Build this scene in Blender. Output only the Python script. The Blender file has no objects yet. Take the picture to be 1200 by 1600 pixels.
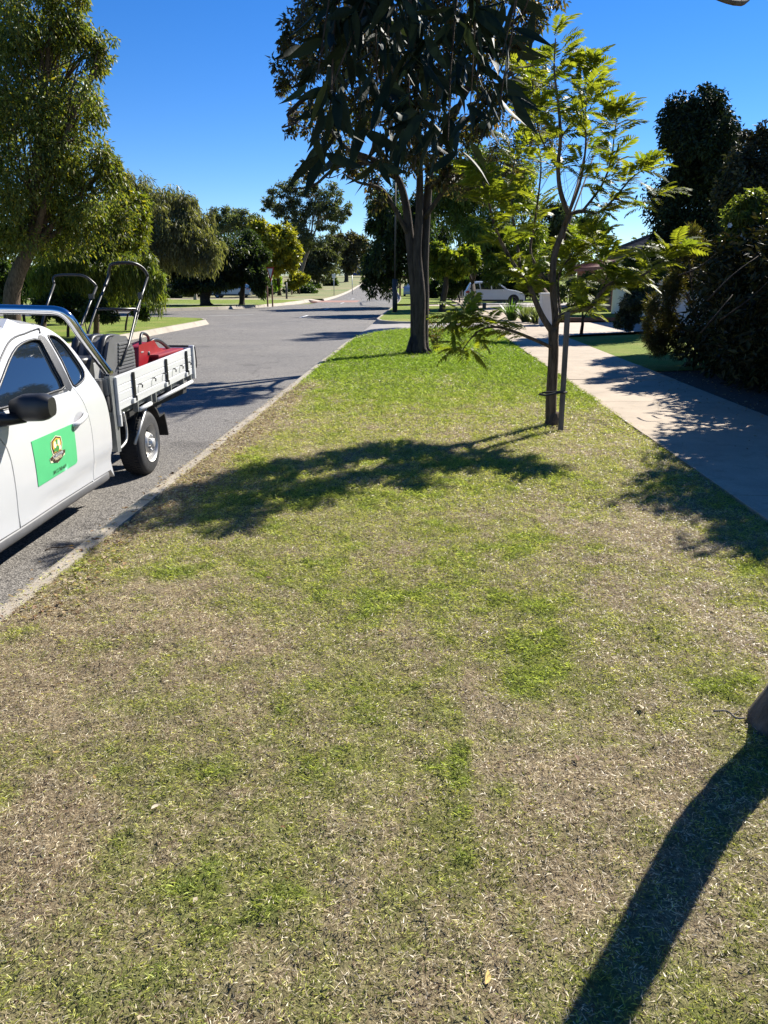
import bpy, bmesh, math, random
import numpy as np
from mathutils import Vector, Matrix
from mathutils.geometry import delaunay_2d_cdt

random.seed(7)
rng = np.random.default_rng(11)
SC = bpy.context.scene
COL = SC.collection

# ------------------------------------------------------------------ camera
H = 1.65
PITCH = math.radians(16.699)
YAW = math.radians(2.924)
FPX = 1200.0
cam = bpy.data.cameras.new('camera')
cam_o = bpy.data.objects.new('camera', cam)
COL.objects.link(cam_o)
cam_o.location = (0, 0, H)
cam_o.rotation_euler = (math.pi / 2 - PITCH, 0, YAW)
cam.sensor_fit = 'VERTICAL'
cam.sensor_height = 24.0
cam.sensor_width = 18.0
cam.lens = 24.0 * FPX / 1600.0
cam.clip_start = 0.05
cam.clip_end = 3000
SC.camera = cam_o

# ------------------------------------------------------------------ light
SUN_EL, SUN_AZ = math.radians(37), math.radians(40)
world = bpy.data.worlds.new('World')
SC.world = world
world.use_nodes = True
wn = world.node_tree
for n in list(wn.nodes):
    wn.nodes.remove(n)
sky = wn.nodes.new('ShaderNodeTexSky')
sky.sky_type = 'NISHITA'
sky.sun_disc = False
sky.sun_elevation = SUN_EL
sky.sun_rotation = SUN_AZ
sky.altitude = 1500
sky.air_density = 1.0
sky.dust_density = 0.0
sky.ozone_density = 5.0
hs = wn.nodes.new('ShaderNodeHueSaturation')
hs.inputs['Saturation'].default_value = 1.27
hs.inputs['Hue'].default_value = 0.51
bgn = wn.nodes.new('ShaderNodeBackground')
bgn.inputs['Strength'].default_value = 0.070
won = wn.nodes.new('ShaderNodeOutputWorld')
wn.links.new(sky.outputs[0], hs.inputs['Color'])
wn.links.new(hs.outputs[0], bgn.inputs['Color'])
wn.links.new(bgn.outputs[0], won.inputs['Surface'])
sd = Vector((math.sin(SUN_AZ) * math.cos(SUN_EL), math.cos(SUN_AZ) * math.cos(SUN_EL), math.sin(SUN_EL)))
sl = bpy.data.lights.new('sun', 'SUN')
sl.energy = 5.0
sl.angle = math.radians(0.53)
sl.color = (1.0, 0.95, 0.86)
slo = bpy.data.objects.new('sun', sl)
COL.objects.link(slo)
slo.location = (20, 25, 40)
slo.rotation_euler = sd.to_track_quat('Z', 'Y').to_euler()
SC.view_settings.view_transform = 'Standard'
SC.view_settings.look = 'None'
SC.view_settings.exposure = 1.14
SC.view_settings.gamma = 1
SC.view_settings.use_curve_mapping = False
SC.render.engine = 'CYCLES'
SC.cycles.max_bounces = 6
SC.cycles.diffuse_bounces = 3
SC.cycles.transmission_bounces = 4
SC.cycles.transparent_max_bounces = 4
SC.cycles.use_denoising = True

# ------------------------------------------------------------------ pixel -> place helpers (survey of the photograph)
_fh = np.array([-math.sin(YAW), math.cos(YAW), 0]); _R = np.array([math.cos(YAW), math.sin(YAW), 0]); _Z = np.array([0, 0, 1.])
_F = _fh * math.cos(PITCH) - _Z * math.sin(PITCH); _U = _fh * math.sin(PITCH) + _Z * math.cos(PITCH)
def ray(px, py): return _F + (px - 600) / FPX * _R + (800 - py) / FPX * _U
def at(px, py, Y):
    d = ray(px, py); return Vector(np.array([0, 0, H]) + d * (Y / d[1]))
def gp(px, py, z=0.0):
    d = ray(px, py); return Vector(np.array([0, 0, H]) + d * ((z - H) / d[2]))
def ter(y):
    t = min(max((y - 90) / 330.0, 0), 1)
    return 5.0 * t * t * (3 - 2 * t)
def xo(y):
    if y < 60: return 0.0
    if y < 100: return -0.0006 * (y - 60) ** 2
    return -0.96 - 0.048 * (y - 100)
ROAD_Z = -0.25

# ------------------------------------------------------------------ objects
def tag(o, label=None, cat=None, group=None, kind=None):
    if label: o['label'] = label
    if cat: o['category'] = cat
    if group: o['group'] = group
    if kind: o['kind'] = kind
    return o
def empty(name, loc=(0, 0, 0), rz=0.0):
    o = bpy.data.objects.new(name, None)
    COL.objects.link(o)
    o.location = loc
    o.rotation_euler = (0, 0, rz)
    o.empty_display_size = 0.2
    return o
def link(name, me, m, parent=None, loc=None):
    o = bpy.data.objects.new(name, me)
    COL.objects.link(o)
    if m is not None and len(me.materials) == 0: me.materials.append(m)
    if parent is not None:
        o.parent = parent
        # geometry is given in the parent's local space
    if loc is not None: o.location = loc
    return o

class MB:
    """collects shapes into one mesh"""
    def __init__(s): s.v = []; s.f = []; s.M = Matrix.Identity(4); s.sm = []
    def add(s, vs, fs, smooth=False):
        b = len(s.v); s.v += [tuple(s.M @ Vector(p)) for p in vs]
        s.f += [tuple(b + i for i in f) for f in fs]; s.sm += [smooth] * len(fs); return s
    def box(s, c, d, rot=None, taper=1.0):
        x, y, z = d[0] / 2, d[1] / 2, d[2] / 2
        vs = [Vector((sx * x * (taper if sz > 0 else 1), sy * y * (taper if sz > 0 else 1), sz * z)) for sz in (-1, 1) for sy in (-1, 1) for sx in (-1, 1)]
        if rot is not None: vs = [rot @ v for v in vs]
        return s.add([v + Vector(c) for v in vs], [(0, 2, 3, 1), (4, 5, 7, 6), (0, 1, 5, 4), (2, 6, 7, 3), (0, 4, 6, 2), (1, 3, 7, 5)])
    def tube(s, pts, r, n=8, cap=True, flat=1.0):
        pts = [Vector(p) for p in pts]
        rs = r if isinstance(r, (list, tuple)) else [r] * len(pts)
        vs = []; fs = []; prev = None
        for i, p in enumerate(pts):
            d = (pts[min(i + 1, len(pts) - 1)] - pts[max(i - 1, 0)])
            if d.length < 1e-9: d = Vector((0, 0, 1))
            d.normalize()
            if prev is None:
                a = Vector((0, 0, 1)) if abs(d.z) < 0.9 else Vector((1, 0, 0))
                u = d.cross(a).normalized()
            else:
                u = (prev - d * prev.dot(d))
                u = u.normalized() if u.length > 1e-6 else d.orthogonal().normalized()
            prev = u; w = d.cross(u)
            for k in range(n):
                t = 2 * math.pi * k / n
                vs.append(p + (u * math.cos(t) + w * math.sin(t) * flat) * rs[i])
        for i in range(len(pts) - 1):
            for k in range(n):
                a = i * n + k; b = i * n + (k + 1) % n
                fs.append((a, b, b + n, a + n))
        if cap:
            fs.append(tuple(range(n - 1, -1, -1))); fs.append(tuple((len(pts) - 1) * n + k for k in range(n)))
        return s.add(vs, fs, True)
    def lathe(s, prof, axis='X', c=(0, 0, 0), n=32):
        vs = []; fs = []
        for (a, r) in prof:
            for k in range(n):
                t = 2 * math.pi * k / n; q = (r * math.cos(t), r * math.sin(t))
                p = (a, q[0], q[1]) if axis == 'X' else ((q[0], a, q[1]) if axis == 'Y' else (q[0], q[1], a))
                vs.append(Vector(p) + Vector(c))
        m = len(prof)
        for i in range(m - 1):
            for k in range(n):
                a = i * n + k; b = i * n + (k + 1) % n
                fs.append((a, b, b + n, a + n))
        return s.add(vs, fs, True)
    def prism(s, poly, a, b, axis='X'):
        """polygon in the two other axes, extruded along axis from a to b"""
        n = len(poly)
        def P(t, p): return (t, p[0], p[1]) if axis == 'X' else ((p[0], t, p[1]) if axis == 'Y' else (p[0], p[1], t))
        vs = [P(a, p) for p in poly] + [P(b, p) for p in poly]
        fs = [tuple(range(n)), tuple(range(2 * n - 1, n - 1, -1))] + [(i, (i + 1) % n, n + (i + 1) % n, n + i) for i in range(n)]
        return s.add(vs, fs)
    def sheet(s, rows):
        n = len(rows[0]); vs = [p for r in rows for p in r]
        fs = [(i * n + j, i * n + j + 1, (i + 1) * n + j + 1, (i + 1) * n + j) for i in range(len(rows) - 1) for j in range(n - 1)]
        return s.add(vs, fs, True)
    def mesh(s, name, auto=True, bevel=0.0):
        me = bpy.data.meshes.new(name)
        me.from_pydata(s.v, [], s.f)
        me.polygons.foreach_set('use_smooth', s.sm)
        bm = bmesh.new(); bm.from_mesh(me)
        if bevel > 0:
            es = [e for e in bm.edges if len(e.link_faces) == 2 and not e.smooth or (len(e.link_faces) == 2 and e.calc_face_angle(0) > 0.6)]
            bmesh.ops.bevel(bm, geom=es, offset=bevel, segments=2, affect='EDGES', profile=0.6)
        bmesh.ops.recalc_face_normals(bm, faces=bm.faces)
        bm.to_mesh(me); bm.free(); me.update()
        return me
    def build(s, name, m, parent=None, bevel=0.0):
        return link(name, s.mesh(name, bevel=bevel), m, parent)

def np_mesh(name, V, Fq, m, cols=None, smooth=False, norm=None):
    me = bpy.data.meshes.new(name)
    V = np.ascontiguousarray(V, dtype=np.float32); Fq = np.ascontiguousarray(Fq, dtype=np.int32)
    k = Fq.shape[1]
    me.vertices.add(len(V)); me.vertices.foreach_set('co', V.ravel())
    me.loops.add(Fq.size); me.loops.foreach_set('vertex_index', Fq.ravel())
    me.polygons.add(len(Fq)); me.polygons.foreach_set('loop_start', np.arange(0, Fq.size, k, dtype=np.int32))
    if smooth: me.polygons.foreach_set('use_smooth', np.ones(len(Fq), dtype=bool))
    me.update(calc_edges=True)
    if cols is not None:
        a = me.color_attributes.new('Col', 'FLOAT_COLOR', 'POINT')
        c = np.ones((len(V), 4), dtype=np.float32); c[:, :3] = cols
        a.data.foreach_set('color', c.ravel())
    if m is not None: me.materials.append(m)
    return me

# ------------------------------------------------------------------ materials
class NT:
    def __init__(s, name):
        s.m = bpy.data.materials.new(name); s.m.use_nodes = True
        s.t = s.m.node_tree; s.b = s.t.nodes['Principled BSDF']; s.o = s.t.nodes['Material Output']
    def n(s, t, **kw):
        x = s.t.nodes.new(t)
        for k, v in kw.items():
            if k in x.inputs: x.inputs[k].default_value = v
            else: setattr(x, k, v)
        return x
    def l(s, a, b): s.t.links.new(a, b)
    def ramp(s, fac, stops):
        r = s.n('ShaderNodeValToRGB'); e = r.color_ramp.elements
        while len(e) < len(stops): e.new(0.5)
        for q, (p, c) in zip(e, stops): q.position = p; q.color = (*c, 1) if len(c) == 3 else c
        s.l(fac, r.inputs[0]); return r.outputs[0]
    def noise(s, scale, detail=4, rough=0.6, coord='obj', stretch=None):
        tc = s.n('ShaderNodeTexCoord') if coord == 'obj' else s.n('ShaderNodeNewGeometry')
        src = tc.outputs['Object'] if coord == 'obj' else tc.outputs['Position']
        if stretch:
            mp = s.n('ShaderNodeMapping'); mp.inputs['Scale'].default_value = stretch; s.l(src, mp.inputs[0]); src = mp.outputs[0]
        x = s.n('ShaderNodeTexNoise'); x.inputs['Scale'].default_value = scale; x.inputs['Detail'].default_value = detail; x.inputs['Roughness'].default_value = rough
        s.l(src, x.inputs['Vector']); return x.outputs['Fac']
    def bump(s, fac, strength=0.3, dist=0.01, chain=None):
        b = s.n('ShaderNodeBump'); b.inputs['Strength'].default_value = strength; b.inputs['Distance'].default_value = dist
        s.l(fac, b.inputs['Height'])
        if chain: s.l(chain, b.inputs['Normal'])
        s.l(b.outputs[0], s.b.inputs['Normal']); return b.outputs[0]

def simple(name, c, rough=0.5, metal=0.0, var=0.15, scale=6.0, bump=0.0, bscale=60, spec=0.5, coat=0.0, world=False, stretch=None):
    t = NT(name)
    f = t.noise(scale, 5, 0.65, 'world' if world else 'obj', stretch)
    lo = tuple(x * (1 - var) for x in c); hi = tuple(min(1, x * (1 + var)) for x in c)
    t.l(t.ramp(f, [(0.3, lo), (0.7, hi)]), t.b.inputs['Base Color'])
    t.b.inputs['Roughness'].default_value = rough; t.b.inputs['Metallic'].default_value = metal
    t.b.inputs['Specular IOR Level'].default_value = spec; t.b.inputs['Coat Weight'].default_value = coat
    if coat: t.b.inputs['Coat Roughness'].default_value = 0.04
    if bump: t.bump(t.noise(bscale, 4, 0.7, 'world' if world else 'obj', stretch), bump, 0.01)
    return t.m

def leaf_mat(name, trans=0.4, rough=0.45, spec=0.4, tint=(1.25, 1.2, 0.5)):
    t = NT(name)
    a = t.n('ShaderNodeAttribute'); a.attribute_name = 'Col'
    t.l(a.outputs['Color'], t.b.inputs['Base Color'])
    t.b.inputs['Roughness'].default_value = rough; t.b.inputs['Specular IOR Level'].default_value = spec
    mu = t.n('ShaderNodeMix', data_type='RGBA', blend_type='MULTIPLY'); mu.inputs[0].default_value = 1.0
    t.l(a.outputs['Color'], mu.inputs[6]); mu.inputs[7].default_value = (*tint, 1)
    tr = t.n('ShaderNodeBsdfTranslucent'); t.l(mu.outputs[2], tr.inputs['Color'])
    mx = t.n('ShaderNodeMixShader'); mx.inputs[0].default_value = trans
    t.l(t.b.outputs[0], mx.inputs[1]); t.l(tr.outputs[0], mx.inputs[2]); t.l(mx.outputs[0], t.o.inputs['Surface'])
    return t.m

def bark_mat(name, c1, c2, scale=14):
    t = NT(name)
    f = t.noise(scale, 6, 0.7, 'obj', (1, 1, 0.18))
    t.l(t.ramp(f, [(0.35, c1), (0.65, c2)]), t.b.inputs['Base Color'])
    t.b.inputs['Roughness'].default_value = 0.9; t.b.inputs['Specular IOR Level'].default_value = 0.2
    g = t.noise(scale * 2.2, 6, 0.75, 'obj', (1, 1, 0.15))
    t.bump(g, 0.9, 0.03)
    return t.m

M = {}
M['leaf'] = leaf_mat('leaf_thin', 0.52, 0.42, 0.45, (1.6, 1.6, 0.55))
M['leaf_thick'] = leaf_mat('leaf_thick', 0.14, 0.55, 0.18)
M['frond'] = leaf_mat('frond_leaf', 0.57, 0.5, 0.25, (1.5, 1.45, 0.55))
M['grass'] = leaf_mat('grass_blade', 0.45, 0.42, 0.45, (1.15, 1.15, 0.75))
M['bark_dark'] = bark_mat('bark_dark', (0.026, 0.02, 0.016), (0.085, 0.066, 0.052))
M['bark_grey'] = bark_mat('bark_grey', (0.08, 0.065, 0.05), (0.24, 0.2, 0.16))
M['bark_brown'] = bark_mat('bark_brown', (0.06, 0.042, 0.03), (0.2, 0.145, 0.1), 30)
M['bark_pale'] = bark_mat('bark_pale', (0.18, 0.15, 0.12), (0.38, 0.33, 0.28), 20)
M['twig'] = bark_mat('twig', (0.05, 0.035, 0.025), (0.14, 0.1, 0.07), 40)

def asphalt():
    t = NT('asphalt')
    a = t.noise(260, 3, 0.8, 'world'); b = t.noise(0.35, 5, 0.65, 'world'); c = t.noise(70, 4, 0.7, 'world')
    v = t.n('ShaderNodeTexVoronoi'); v.inputs['Scale'].default_value = 105
    g = t.n('ShaderNodeNewGeometry'); t.l(g.outputs['Position'], v.inputs['Vector'])
    stone = t.ramp(v.outputs['Color'], [(0.15, (0.056, 0.052, 0.048)), (0.5, (0.152, 0.142, 0.13)), (0.9, (0.33, 0.31, 0.28))])
    mx = t.n('ShaderNodeMix', data_type='RGBA', blend_type='MULTIPLY'); mx.inputs[0].default_value = 1
    t.l(stone, mx.inputs[6]); t.l(t.ramp(b, [(0.3, (0.82, 0.82, 0.83)), (0.7, (1.12, 1.1, 1.07))]), mx.inputs[7])
    mx2 = t.n('ShaderNodeMix', data_type='RGBA', blend_type='MULTIPLY'); mx2.inputs[0].default_value = 0.6
    t.l(mx.outputs[2], mx2.inputs[6]); t.l(t.ramp(a, [(0.3, (0.55, 0.55, 0.55)), (0.7, (1.3, 1.3, 1.3))]), mx2.inputs[7])
    # hairline cracks and old sealed patches
    wv = t.n('ShaderNodeTexVoronoi', feature='DISTANCE_TO_EDGE'); wv.inputs['Scale'].default_value = 0.33
    ad = t.n('ShaderNodeVectorMath', operation='ADD'); nz = t.n('ShaderNodeTexNoise'); nz.inputs['Scale'].default_value = 1.6; nz.inputs['Detail'].default_value = 6
    t.l(g.outputs['Position'], nz.inputs['Vector']); t.l(g.outputs['Position'], ad.inputs[0]); t.l(nz.outputs['Color'], ad.inputs[1]); t.l(ad.outputs[0], wv.inputs['Vector'])
    st = t.noise(0.9, 3, .5, 'world')
    m3 = t.n('ShaderNodeMix', data_type='RGBA', blend_type='MULTIPLY'); m3.inputs[0].default_value = 0.75
    t.l(mx2.outputs[2], m3.inputs[6]); t.l(t.ramp(wv.outputs['Distance'], [(0.0, (0.35, 0.34, 0.33)), (0.006, (1, 1, 1))]), m3.inputs[7])
    m4 = t.n('ShaderNodeMix', data_type='RGBA', blend_type='MULTIPLY'); m4.inputs[0].default_value = 1
    t.l(m3.outputs[2], m4.inputs[6]); t.l(t.ramp(st, [(0.30, (0.72, 0.71, 0.71)), (0.38, (1, 1, 1))]), m4.inputs[7])
    t.l(m4.outputs[2], t.b.inputs['Base Color'])
    t.b.inputs['Roughness'].default_value = 0.8; t.b.inputs['Specular IOR Level'].default_value = 0.35
    t.bump(v.outputs['Distance'], 0.55, 0.006); return t.m
M['asphalt'] = asphalt()

def concrete(name, c, fine=0.12):
    t = NT(name)
    a = t.noise(1.1, 6, 0.7, 'world'); b = t.noise(110, 4, 0.75, 'world'); s = t.noise(4.0, 5, 0.7, 'world')
    lo = tuple(x * 0.78 for x in c); hi = tuple(x * 1.12 for x in c)
    mx = t.n('ShaderNodeMix', data_type='RGBA', blend_type='MULTIPLY'); mx.inputs[0].default_value = 1
    t.l(t.ramp(a, [(0.3, lo), (0.68, hi)]), mx.inputs[6]); t.l(t.ramp(b, [(0.25, (0.72, 0.71, 0.7)), (0.65, (1.1, 1.1, 1.1))]), mx.inputs[7])
    m2 = t.n('ShaderNodeMix', data_type='RGBA', blend_type='MULTIPLY'); m2.inputs[0].default_value = 0.7
    t.l(mx.outputs[2], m2.inputs[6]); t.l(t.ramp(s, [(0.28, (0.66, 0.63, 0.6)), (0.46, (1, 1, 1))]), m2.inputs[7])
    t.l(m2.outputs[2], t.b.inputs['Base Color'])
    t.b.inputs['Roughness'].default_value = 0.85
    t.bump(b, fine, 0.006); return t.m
M['path'] = concrete('path_concrete', (0.40, 0.32, 0.23))
M['kerb'] = concrete('kerb_concrete', (0.36, 0.315, 0.25), 0.3)
M['drive'] = concrete('driveway_concrete', (0.34, 0.31, 0.275))
M['drive_warm'] = concrete('driveway_warm', (0.46, 0.38, 0.3))
M['brick_paving'] = simple('brick_paving', (0.3, 0.15, 0.11), 0.85, var=0.3, scale=9, world=True)
M['paint_line'] = simple('road_paint', (0.7, 0.7, 0.68), 0.7, var=0.2, scale=30, world=True)

def turf(name, attr):
    t = NT(name)
    a = t.noise(38, 5, 0.75, 'world'); b = t.noise(150, 4, 0.75, 'world')
    if attr:
        at_ = t.n('ShaderNodeAttribute'); at_.attribute_name = 'Col'; base = at_.outputs['Color']
    else:
        p = t.noise(0.55, 6, 0.65, 'world')
        base = t.ramp(p, [(0.3, (0.29, 0.27, 0.09)), (0.48, (0.20, 0.25, 0.05)), (0.7, (0.14, 0.21, 0.035))])
    mx = t.n('ShaderNodeMix', data_type='RGBA', blend_type='MULTIPLY'); mx.inputs[0].default_value = 1
    t.l(base, mx.inputs[6]); t.l(t.ramp(a, [(0.28, (0.5, 0.5, 0.5)), (0.7, (1.35, 1.35, 1.3))]), mx.inputs[7])
    m2 = t.n('ShaderNodeMix', data_type='RGBA', blend_type='MULTIPLY'); m2.inputs[0].default_value = 1
    t.l(mx.outputs[2], m2.inputs[6]); t.l(t.ramp(b, [(0.3, (0.55, 0.55, 0.55)), (0.66, (1.25, 1.25, 1.25))]), m2.inputs[7])
    t.l(m2.outputs[2], t.b.inputs['Base Color'])
    t.b.inputs['Roughness'].default_value = 0.95; t.b.inputs['Specular IOR Level'].default_value = 0.1
    n1 = t.bump(a, 0.7, 0.03); t.bump(b, 0.8, 0.012, n1); return t.m
M['turf_attr'] = turf('verge_thatch', True)
M['turf'] = turf('lawn_turf', False)
def dryturf():
    t = NT('dry_ground')
    p = t.noise(0.05, 6, 0.65, 'world'); a = t.noise(9, 5, 0.75, 'world')
    mx = t.n('ShaderNodeMix', data_type='RGBA', blend_type='MULTIPLY'); mx.inputs[0].default_value = 1
    t.l(t.ramp(p, [(0.35, (0.28, 0.22, 0.11)), (0.5, (0.2, 0.2, 0.07)), (0.65, (0.12, 0.17, 0.04))]), mx.inputs[6])
    t.l(t.ramp(a, [(0.3, (0.6, 0.6, 0.6)), (0.7, (1.25, 1.25, 1.25))]), mx.inputs[7])
    t.l(mx.outputs[2], t.b.inputs['Base Color']); t.b.inputs['Roughness'].default_value = 0.95
    t.bump(a, 0.6, 0.05); return t.m
M['ground'] = dryturf()
M['mulch'] = simple('garden_mulch', (0.075, 0.05, 0.035), 0.95, var=0.6, scale=45, bump=0.9, bscale=60, world=True)

# ------------------------------------------------------------------ ground, road, lawns
def vnoise(x, y, scale, seed):
    r = np.random.default_rng(seed).random((257, 257))
    X = x * scale + 100.37; Y = y * scale + 91.73
    i = np.floor(X).astype(int); j = np.floor(Y).astype(int); u = X - i; v = Y - j
    u = u * u * (3 - 2 * u); v = v * v * (3 - 2 * v); i %= 256; j %= 256
    return (r[i, j] * (1 - u) + r[i + 1, j] * u) * (1 - v) + (r[i, j + 1] * (1 - u) + r[i + 1, j + 1] * u) * v
def fbm(x, y, scale, seed, n=4):
    s = 0; a = 1; t = 0
    for k in range(n):
        s = s + a * vnoise(x, y, scale * 2 ** k, seed + k); t += a; a *= 0.55
    return s / t

def strip(name, xl, xr, ys, z, m, kind='structure', nx=2, parent=None):
    rows = []
    for y in ys:
        a, b = xl(y), xr(y)
        rows.append([(a + (b - a) * i / (nx - 1), y, z(y)) for i in range(nx)])
    o = MB().sheet(rows).build(name, m, parent)
    if kind: o['kind'] = kind
    return o
def poly(name, pts, z, m, kind='structure', parent=None):
    me = bpy.data.meshes.new(name)
    me.from_pydata([(p[0], p[1], z if not callable(z) else z(p[1])) for p in pts], [], [tuple(range(len(pts)))])
    bm = bmesh.new(); bm.from_mesh(me); bmesh.ops.triangulate(bm, faces=bm.faces)
    for f in bm.faces:
        if f.normal.z < 0: f.normal_flip()
    bm.to_mesh(me); bm.free()
    o = link(name, me, m, parent)
    if kind: o['kind'] = kind
    return o
def fr(a, b, n): return [a + (b - a) * i / n for i in range(n + 1)]
def arc(cx, cy, r, a0, a1, n=8):
    return [(cx + r * math.cos(math.radians(a0 + (a1 - a0) * i / n)), cy + r * math.sin(math.radians(a0 + (a1 - a0) * i / n))) for i in range(n + 1)]

YS = fr(-30, 90, 24) + fr(95, 700, 60)
strip('ground', lambda y: -700, lambda y: 700, [-120, -60] + YS + [900, 1500], lambda y: ter(y) - 0.34, M['ground'])
XR = lambda y: -2.42 + xo(y)
XL = lambda y: -10.0 + xo(y)
strip('road', XL, XR, YS, lambda y: ter(y) + ROAD_Z, M['asphalt'], nx=3)
poly('side_street', [(-9.9, 30), (-9.9, 70)] + [(-11.9, 66.5), (-12.6, 61), (-14.5, 56), (-18, 52), (-24, 49.8), (-140, 47)] + [(-140, 38.5), (-15, 39.3), (-12.4, 38.8), (-11, 37.9), (-10.35, 36.5), (-10.1, 33)], ROAD_Z - 0.004, M['asphalt'])

YEND = lambda x: 29.5 - 5.8 * math.exp(-(x + 2.13) / 0.8)
# --- the verge between kerb and footpath
def patchlist():
    G = [(712, 1230, 50, 110, .6), (780, 900, 70, 60, .4), (820, 1050, 60, 75, .5), (290, 1375, 80, 40, .6), (1125, 1085, 50, 22, 1.0), (140, 1000, 70, 9, .8), (225, 905, 60, 10, .8),
         (160, 1530, 110, 45, .4), (440, 1420, 60, 40, .4), (1170, 890, 30, 16, .8), (380, 720, 40, 60, .5), (30, 985, 40, 14, .8), (560, 900, 90, 40, .2), (1080, 700, 40, 25, .4), (700, 1180, 30, 30, .4),
         (350, 1200, 60, 15, .5), (85, 1090, 30, 10, .6), (240, 990, 40, 8, .5), (690, 1350, 50, 40, .4), (600, 1480, 60, 40, .3), (870, 960, 40, 25, .35)]
    D = [(150, 960, 190, 65, .8), (60, 1080, 110, 90, .8), (370, 1000, 90, 35, .5), (1000, 850, 150, 55, .8), (1150, 980, 60, 60, .5), (660, 1010, 60, 40, .25), (960, 1250, 120, 100, .5), (1000, 1380, 160, 60, .4), (60, 1300, 120, 110, .5),
         (940, 690, 70, 30, .7), (640, 660, 200, 20, .3), (880, 800, 90, 40, .4), (800, 1190, 60, 60, .25), (250, 1150, 100, 40, .25), (830, 640, 120, 18, .25)]
    R = []
    for L, s in ((G, 1), (D, -1)):
        for (px, py, rx, ry, a) in L:
            c = gp(px, py); d = abs(gp(px, py - ry).y - gp(px, py + ry).y) / 2; w = abs(gp(px + rx, py).x - gp(px - rx, py).x) / 2
            R.append((c.x, c.y, w, d, a * s))
    return R
PATCH = patchlist()
def greenness(x, y):
    wob = 0.35 * (fbm(x, y, 1.5, 5) - 0.5)
    g = 0.50 + 0.10 * np.clip((y - 2.5) / 4, 0, 1) + 0.36 * np.clip((y - 8.6) / 5, 0, 1)
    g = g + 0.8 * (fbm(x, y, 1.3, 21) - 0.5) + 1.1 * (fbm(x, y, 6.0, 33) - 0.5) + 0.7 * (fbm(x, y, 19.0, 35, 2) - 0.5)
    brk = 0.35 + 1.3 * fbm(x, y, 9.0, 39, 3)
    xs = x + wob; ys = y + wob * 1.2
    for (cx, cy, w, d, a) in PATCH:
        g = g + 0.75 * a * brk * np.exp(-((xs - cx) / w) ** 2 - ((ys - cy) / d) ** 2)
    line = np.exp(-((x - 0.2 - 0.02 * fbm(y, y, 2.0, 4)) / 0.03) ** 2) * np.clip((3.6 - y) / .6, 0, 1)
    g = g - 0.35 * line + 0.05 * np.sin(x * 11.5 + 0.4 * fbm(x, y, .8, 6)) 
    edge = np.exp(-((x + 2.13) / 0.38) ** 2) * np.clip((y - 4.5) / 1.5, 0, 1) * np.clip((14 - y) / 3, 0, 1)
    return np.clip(0.5 + (g - 0.5 - 1.3 * edge) * 1.15, 0, 1)
def mound(x, y):
    return 0.035 * (fbm(x, y, 0.7, 3, 3) - 0.5) + 0.030 * (fbm(x, y, 9.0, 8, 3) - 0.5) + 0.014 * (fbm(x, y, 27.0, 9, 2) - 0.5) - 0.02 * np.exp(-((x + 2.13) / 0.12) ** 2) - 0.02 * np.exp(-((x - 2.5) / 0.12) ** 2)
nx = 120
ugrid = np.linspace(0, 1, nx)
xcol = -2.13 + ugrid * 4.63
ny = 420
yy = np.concatenate([np.linspace(-6, 0, 30, endpoint=False), np.linspace(0, 1, ny - 30) ** 1.5])
V = np.zeros((ny, nx, 3))
for j, x in enumerate(xcol):
    e = YEND(x); col = yy.copy(); col[30:] = yy[30:] * e
    V[:, j, 0] = x; V[:, j, 1] = col
x_, y_ = V[:, :, 0].ravel(), V[:, :, 1].ravel()
V[:, :, 2] = mound(x_, y_).reshape(ny, nx)
ii, jj = np.meshgrid(np.arange(ny - 1), np.arange(nx - 1), indexing='ij')
a = (ii * nx + jj).ravel(); Fq = np.stack([a, a + 1, a + nx + 1, a + nx], 1)
g = greenness(x_, y_)[:, None]
br = fbm(x_, y_, 2.3, 61)[:, None]
dry = np.array([0.25, 0.19, 0.12]) * (1 - br) + np.array([0.36, 0.29, 0.185]) * br
far = np.clip((y_ - 9) / 7, 0, 1)[:, None]
grn = np.array([0.19, 0.21, 0.06]) * (1 - far) + np.array([0.135, 0.2, 0.028]) * far
me = np_mesh('verge_lawn', V.reshape(-1, 3), Fq, M['turf_attr'], dry * (1 - g) + grn * g, True)
lawn = tag(link('verge_lawn', me, None), kind='structure')

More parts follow.
